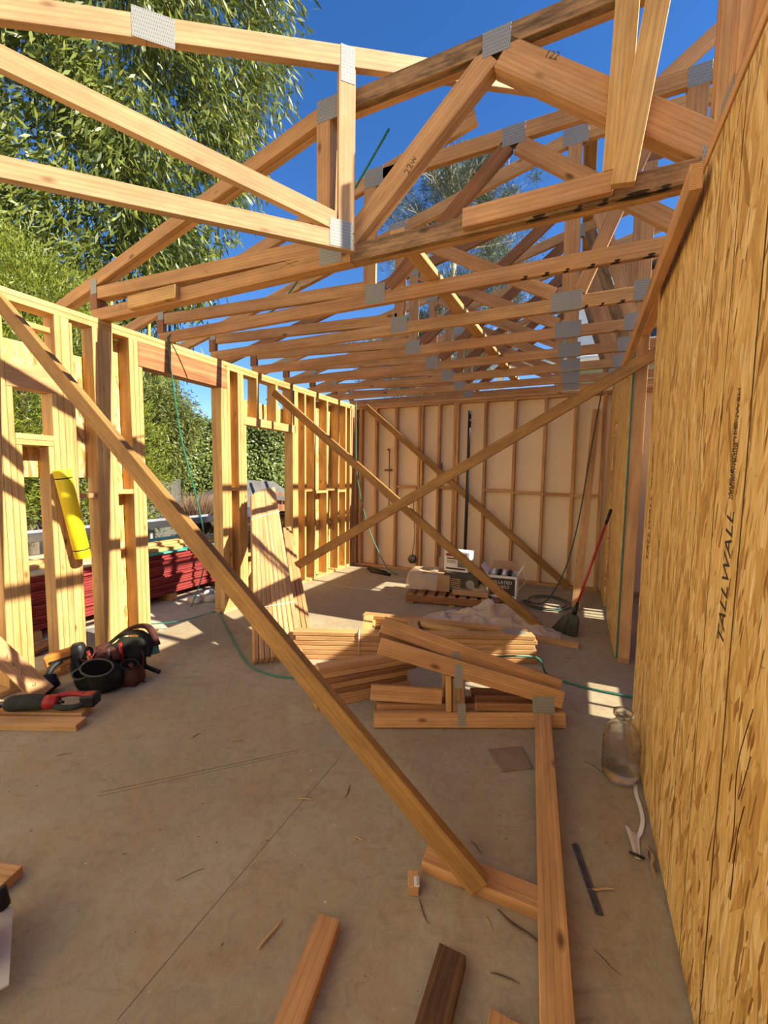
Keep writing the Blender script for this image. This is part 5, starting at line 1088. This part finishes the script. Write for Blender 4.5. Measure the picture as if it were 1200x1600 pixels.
# ================================================================== PLANTS
def leaf_mesh(name, C, D, S, L, W, tint, mat, parent, label=None):
    """one mesh of many leaf blades: centres C, length axis D, side axis S (unit), per-leaf length L and width W"""
    n = len(C); V = np.empty((n, 4, 3)); L = L[:, None]; W = W[:, None]
    V[:, 0] = C; V[:, 1] = C + D * L * 0.42 + S * W; V[:, 2] = C + D * L; V[:, 3] = C + D * L * 0.42 - S * W
    nrm = np.cross(D, S); V[:, 1] += nrm * W * 0.25; V[:, 3] += nrm * W * 0.25
    base = C.mean(0); V = V - base
    me = bpy.data.meshes.new(name); me.vertices.add(n * 4); me.vertices.foreach_set('co', V.reshape(-1))
    me.loops.add(n * 4); me.loops.foreach_set('vertex_index', np.arange(n * 4, dtype=np.int32))
    me.polygons.add(n); me.polygons.foreach_set('loop_start', np.arange(0, n * 4, 4, dtype=np.int32)); me.polygons.foreach_set('loop_total', np.full(n, 4, dtype=np.int32))
    at = me.attributes.new('tint', 'FLOAT', 'POINT'); at.data.foreach_set('value', np.repeat(tint, 4).astype(np.float32))
    me.materials.append(mat); me.update(calc_edges=True); me.validate()
    o = bpy.data.objects.new(name, me); link(o); place(o, Matrix.Translation(base), parent)
    return tag(o, label, kind='stuff')
def unit(a): return a / np.maximum(np.linalg.norm(a, axis=1, keepdims=True), 1e-9)
def side(D):
    r = RNG.normal(size=D.shape); return unit(np.cross(D, r))
def clusters(cent, per, spread, dirs, dspread, L, W, droop=0.0):
    n = len(cent) * per; C = np.repeat(cent, per, 0) + RNG.normal(size=(n, 3)) * spread
    D = np.repeat(dirs, per, 0) + RNG.normal(size=(n, 3)) * dspread; D[:, 2] -= droop; D = unit(D)
    t = np.clip(np.repeat(RNG.random(len(cent)), per) * 0.5 + RNG.random(n) * 0.5, 0, 1)
    return C, D, side(D), L * RNG.uniform(0.6, 1.3, n), W * RNG.uniform(0.7, 1.2, n), t

# bamboo clump
GCANE = mottled('green_bamboo_cane', (0.08, 0.10, 0.03), (0.17, 0.18, 0.05), 4, 0.5)
bam = thing('bamboo_clump', (-10.2, 7.2, GZ), 'tall leafy bamboo clump with yellow canes rising behind the yard', 'bamboo')
def polar(az, r, z): return np.stack([-np.sin(az) * r, np.cos(az) * r, z], 1)
nc = 6200; z = RNG.uniform(2.6, 17.5, nc); edge = np.interp(z, [2, 5.2, 7, 8.5, 10.5, 12, 13.5, 16.5], [52.5, 51.5, 48.5, 45.8, 42.8, 40.3, 38.0, 36.5])
wob = 1.6 * np.sin(z * 2.3) + 1.1 * np.sin(z * 5.1 + 1)
u = RNG.random(nc); az = np.radians(edge + wob * 0.7 + (76 - edge) * u ** 0.92); r = RNG.uniform(12.4, 16.0, nc)
keep = RNG.random(nc) < np.clip(0.55 + 0.75 * np.sin(az * 37 + z * 0.9) * np.sin(z * 1.9 + az * 14), 0.02, 1.0)
cen = polar(az[keep], r[keep], z[keep]); out = unit(np.stack([cen[:, 0] + 10.2, cen[:, 1] - 7.2, np.zeros(len(cen))], 1))
C, D, S, Lh, Wd, t = clusters(cen, 20, 0.24, out * 0.5 + np.array([0.1, -0.1, -0.5]), 0.5, 0.34, 0.034, 0.25)
leaf_mesh('bamboo_leaves', C, D, S, Lh, Wd, t, L_BAMBOO, bam)
for i in range(16):
    a = math.radians(RNG.uniform(49, 70)); rr = RNG.uniform(14.9, 16.2); p = Vector((-math.sin(a) * rr, math.cos(a) * rr, GZ)); h = RNG.uniform(9, 14); lx, ly = RNG.normal() * 0.25, RNG.normal() * 0.25
    tube('cane', [p, p + Vector((lx * 0.15, ly * 0.15, h * 0.35)), p + Vector((lx * 0.5, ly * 0.5, h * 0.7)), p + Vector((lx * 1.6, ly * 1.6, h))], [0.055, 0.05, 0.035, 0.01], GCANE, bam, 8, 5)

for k, (a, rr, h) in enumerate(((57.8, 12.45, 6.4), (58.8, 12.4, 5.6), (54.0, 12.6, 7.6), (52.8, 12.6, 6.6))):
    a = math.radians(a); p = Vector((-math.sin(a) * rr, math.cos(a) * rr, GZ))
    tube('cane', [p, p + Vector((0.05, 0.03, h * 0.5)), p + Vector((0.12, 0.10, h))], [0.05, 0.045, 0.03], CANE, bam, 8, 5)
# rounded conifer
con = thing('rounded_conifer', (-7.7, 3.6, GZ), 'dense yellow-green conifer with rounded crown at the left edge', 'conifer')
def ell(n, c, R, lo=0.75): 
    d = unit(RNG.normal(size=(n, 3))); k = RNG.uniform(lo, 1.0, (n, 1)) * (1 + 0.12 * np.sin(d[:, :1] * 9) * np.sin(d[:, 1:2] * 8 + 2) * np.cos(d[:, 2:3] * 7)); return np.array(c) + d * np.array(R) * k, d
parts = [ell(1500, (-7.75, 3.45, 2.9), (1.55, 1.55, 2.15)), ell(500, (-7.2, 2.6, 2.2), (1.1, 1.1, 1.8)), ell(600, (-7.6, 4.6, 1.5), (1.1, 1.0, 1.7))]
cen = np.concatenate([p[0] for p in parts]); dd = np.concatenate([p[1] for p in parts])
C, D, S, Lh, Wd, t = clusters(cen, 40, 0.075, dd * 0.7 + np.array([0, 0, 0.45]), 0.5, 0.085, 0.0075)
leaf_mesh('conifer_foliage', C, D, S, Lh, Wd, t, L_CONIF, con)
tube('trunk', [(-7.7, 3.6, GZ), (-7.7, 3.6, 1.5), (-7.7, 3.5, 3.6)], [0.12, 0.09, 0.03], BARK, con, 8, 4)

# feathery bush by the gate
bsh = thing('feathery_bush', (-8.1, 5.8, GZ), 'feathery olive-green bush seen through the doorway above the gate', 'bush')
parts = [ell(700, (-8.05, 5.75, 2.2), (0.8, 0.8, 1.4), 0.55), ell(260, (-7.85, 6.3, 2.6), (0.5, 0.5, 0.7), 0.4), ell(350, (-8.45, 5.25, 1.7), (0.75, 0.75, 1.5), 0.5)]
cen = np.concatenate([p[0] for p in parts]); dd = np.concatenate([p[1] for p in parts])
C, D, S, Lh, Wd, t = clusters(cen, 22, 0.10, dd * 0.6 + np.array([0.15, -0.1, -0.35]), 0.55, 0.13, 0.011, 0.2)
leaf_mesh('bush_foliage', C, D, S, Lh, Wd, t, L_BUSH, bsh)
for k in range(6): a = k * 1.05; tube('stem', [(-8.1 + 0.08 * math.cos(a), 5.8 + 0.08 * math.sin(a), GZ), (-8.1 + 0.25 * math.cos(a), 5.8 + 0.25 * math.sin(a), 1.3), (-8.05 + 0.5 * math.cos(a), 5.8 + 0.5 * math.sin(a), 2.8)], [0.035, 0.025, 0.006], BARK, bsh, 6, 4)

# clipped hedge
hed = thing('clipped_hedge', (-7.6, 7.6, GZ), 'tall clipped green hedge along the far side of the yard', 'hedge')
A_ = np.array([-9.6, 5.6]); B_ = np.array([-4.6, 10.6]); dv = (B_ - A_) / np.linalg.norm(B_ - A_); nv = np.array([dv[1], -dv[0]])
nh = 19000; u = RNG.random(nh) * np.linalg.norm(B_ - A_); z = RNG.uniform(GZ, 2.8, nh); dep = np.abs(RNG.normal(size=nh)) * 0.10
topm = RNG.random(nh) < 0.10; z[topm] = 2.8 - np.abs(RNG.normal(size=topm.sum())) * 0.07; dep[topm] = RNG.random(topm.sum()) * 1.0
bumpy = 0.10 * np.sin(u * 2.1) + 0.07 * np.sin(z * 3.3 + u) + 0.05 * np.sin(u * 7)
xy = A_ + np.outer(u, dv) - np.outer(dep - bumpy, nv)
cen = np.stack([xy[:, 0], xy[:, 1], z + 0.05 * np.sin(u * 5)], 1)
dd = np.tile(np.array([nv[0], nv[1], 0.3]), (nh, 1))
C, D, S, Lh, Wd, t = clusters(cen, 5, 0.06, dd, 0.8, 0.085, 0.024, 0.1)
NN = unit(np.tile(np.array([nv[0], nv[1], 0.35]), (len(C), 1)) + RNG.normal(size=C.shape) * 0.55); D = RNG.normal(size=C.shape); D = unit(D - NN * (D * NN).sum(1, keepdims=True)); S = np.cross(NN, D)
leaf_mesh('hedge_leaves', C, D, S, Lh, Wd, t, L_HEDGE, hed)
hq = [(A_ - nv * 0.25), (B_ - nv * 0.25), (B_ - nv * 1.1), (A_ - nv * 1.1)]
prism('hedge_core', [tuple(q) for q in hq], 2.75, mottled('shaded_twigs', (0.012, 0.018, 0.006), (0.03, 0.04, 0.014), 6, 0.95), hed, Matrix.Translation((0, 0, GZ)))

# dry ornamental grass
og = thing('ornamental_grass', (-6.98, 6.0, GZ), 'brown dry ornamental grass tuft in front of the hedge', 'grass tuft')
n = 2600; a = RNG.random(n) * 6.283; rr = np.sqrt(RNG.random(n)) * 0.22
C = np.stack([-6.98 + rr * np.cos(a), 6.0 + rr * np.sin(a), np.full(n, 0.25)], 1); D = unit(np.stack([np.cos(a) * RNG.uniform(0.1, 0.75, n), np.sin(a) * RNG.uniform(0.1, 0.75, n), np.ones(n)], 1))
leaf_mesh('grass_blades', C, D, side(D), RNG.uniform(0.5, 1.05, n), np.full(n, 0.006), RNG.random(n), L_GRASS, og)
blob('brush_heap', (-6.98, 6.0, 0.0), 0.40, BARK, 'dark heap of cut brush under the dry grass', 'brush', 9, (1, 1, 0.6))

# pine beyond the back wall
pin = thing('pine_tree', (-6.4, 21.5, GZ), 'tall pine tree seen through the trusses beyond the back wall', 'pine tree')
tube('trunk', [(-6.6, 21.6, GZ), (-6.5, 21.5, 6), (-6.2, 21.4, 11), (-5.9, 21.3, 16.5)], [0.32, 0.27, 0.18, 0.05], PALEBR, pin, 10, 5)
cents = []; dirs_ = []
for k in range(70):
    zb = RNG.uniform(5.5, 16.8); a = RNG.random() * 6.283; ln_ = RNG.uniform(2.0, 4.6) * np.interp(zb, [5, 10, 14, 17], [1.0, 1.05, 0.85, 0.35]); p = Vector((-6.5 + (zb - 6) * 0.06, 21.5 - (zb - 6) * 0.02, zb))
    e = p + Vector((math.cos(a) * ln_, math.sin(a) * ln_, ln_ * RNG.uniform(0.05, 0.5))); m = p.lerp(e, 0.5) - UP * 0.15
    tube('branch', [p, m, e], [0.06, 0.04, 0.012], PALEBR, pin, 6, 4)
    for q in range(16):
        f = RNG.uniform(0.30, 1.05); c0 = p.lerp(e, f) + Vector((RNG.normal() * 0.45, RNG.normal() * 0.45, RNG.normal() * 0.3 + 0.12)); cents.append(c0); dirs_.append((c0 - p).normalized() * 0.6 + UP * 0.3)
        if q % 3 == 0: tube('twig', [p.lerp(e, f * 0.8), c0], [0.018, 0.006], PALEBR, pin, 5, 0)
cen = np.array([tuple(c) for c in cents]); dd = np.array([tuple(c) for c in dirs_])
C, D, S, Lh, Wd, t = clusters(cen, 62, 0.16, dd, 0.62, 0.36, 0.0125)
leaf_mesh('pine_needles', C, D, S, Lh, Wd, t, L_PINE, pin)

# ================================================================== NEIGHBOURING HOUSES, AND ONE ADDED FOR BOUNCE LIGHT
ns = thing('neighbour_house', (1.5, 11.5, GZ), 'pale two-storey neighbouring house behind the back wall at right', 'house')
box('wall', (-0.55, 10.3, GZ), (3.8, 14.0, 5.75), GREYWALL, ns, c=0.01, axis=2); box('bay', (-0.17, 9.95, 3.9), (3.6, 10.29, 5.65), WHITEWALL, ns, c=0.01, axis=2)
box('roof', (-0.62, 9.85, 5.76), (4.0, 14.2, 5.92), ROOFD, ns, c=0.02, axis=0)
prism('porch_roof', [(9.05, 3.80), (10.28, 4.25), (10.28, 4.15), (9.05, 3.66)], 5.2, ROOFD, ns, Matrix(((0, 0, 1, -1.7), (1, 0, 0, 0), (0, 1, 0, 0), (0, 0, 0, 1))))
box('fascia', (-1.72, 8.99, 3.62), (3.5, 9.04, 3.86), WHITEWALL, ns, c=0.005, axis=0); tube('gutter', [(-1.72, 8.95, 3.80), (3.5, 8.95, 3.80)], 0.06, WHITEWALL, ns, 10, 0)
for x in (-1.6, 0.9, 3.3): box('porch_post', (x, 9.05, GZ), (x + 0.12, 9.17, 3.64), WHITEWALL, ns, axis=2)
wdn = box('window', (0.7, 9.93, 4.3), (1.7, 9.952, 5.3), WHITE, ns, axis=0); box('pane', (0.76, 9.92, 4.36), (1.64, 9.932, 5.24), mottled('dark_window_glass', (0.02, 0.03, 0.04), (0.05, 0.06, 0.07), 3, 0.1, bumps=0), wdn, axis=0)
fh = thing('far_house', (-19.5, 23.5, GZ), 'dark-roofed house with a chimney far beyond the hedge', 'house')
box('wall', (-24, 22.5, GZ), (-16.5, 28, 3.4), WHITEWALL, fh, c=0.02, axis=2)
mesh_obj('roof', [(-24.5, 22, 3.3), (-16, 22, 3.3), (-16, 28.5, 3.3), (-24.5, 28.5, 3.3), (-22, 25.2, 5.9), (-18.2, 25.2, 5.9)], [(0, 1, 5, 4), (2, 3, 4, 5), (1, 2, 5), (3, 0, 4), (3, 2, 1, 0)], ROOFD, fh)
ch = box('chimney', (-19.7, 22.9, 3.5), (-18.9, 23.6, 6.35), BLOCKM, fh, c=0.02, axis=2)
lathe('chimney_cap', [(0.30, 0), (0.30, 0.18), (0.22, 0.2), (0.22, 0.32), (0.36, 0.34), (0.30, 0.44), (0.0, 0.46)], BLACKP, ch, Matrix.Translation((-19.3, 23.2, 6.35)), 14)

eh = thing('added_fill_house', (-6.5, -6.0, GZ), 'added tan stucco house behind the viewer, bouncing warm light onto the framing', 'house')  # unseen house, added so its sunlit stucco throws warm fill into the shade
TAN = mottled('tan_stucco', (0.70, 0.585, 0.40), (0.78, 0.66, 0.46), 8, 0.9, bumps=0.3)
EM = basis((0.62, -0.785, 0), (0, 0, 1), (-9.6, -1.9, GZ))
def ebox(nm, lo, hi, mat, par):
    v, f, _ = cbox(hi[0] - lo[0], hi[1] - lo[1], hi[2] - lo[2], 0.01); return mesh_obj(nm, v, f, mat, par, EM @ Matrix.Translation(((lo[0] + hi[0]) / 2, (lo[1] + hi[1]) / 2, (lo[2] + hi[2]) / 2)))
ebox('wall', (0, 0, -5), (9.5, 5.8, 0), TAN, eh); ebox('roof', (-0.4, 5.81, -5.4), (9.9, 6.0, 0.4), ROOFD, eh)
for x in (1.2, 4.2, 7.2):
    for y in (1.0, 3.7):
        w_ = ebox('window', (x, y, 0.002), (x + 1.1, y + 1.2, 0.03), WHITE, eh); ebox('pane', (x + 0.06, y + 0.06, 0.031), (x + 1.04, y + 1.14, 0.036), mottled('window_glass', (0.03, 0.04, 0.05), (0.06, 0.07, 0.08), 3, 0.1, bumps=0), w_)
ebox('door', (5.8, 0.16, 0.002), (6.7, 2.2, 0.04), WOODP, eh)

for o in bpy.data.objects:
    if '_w' in o: del o['_w']
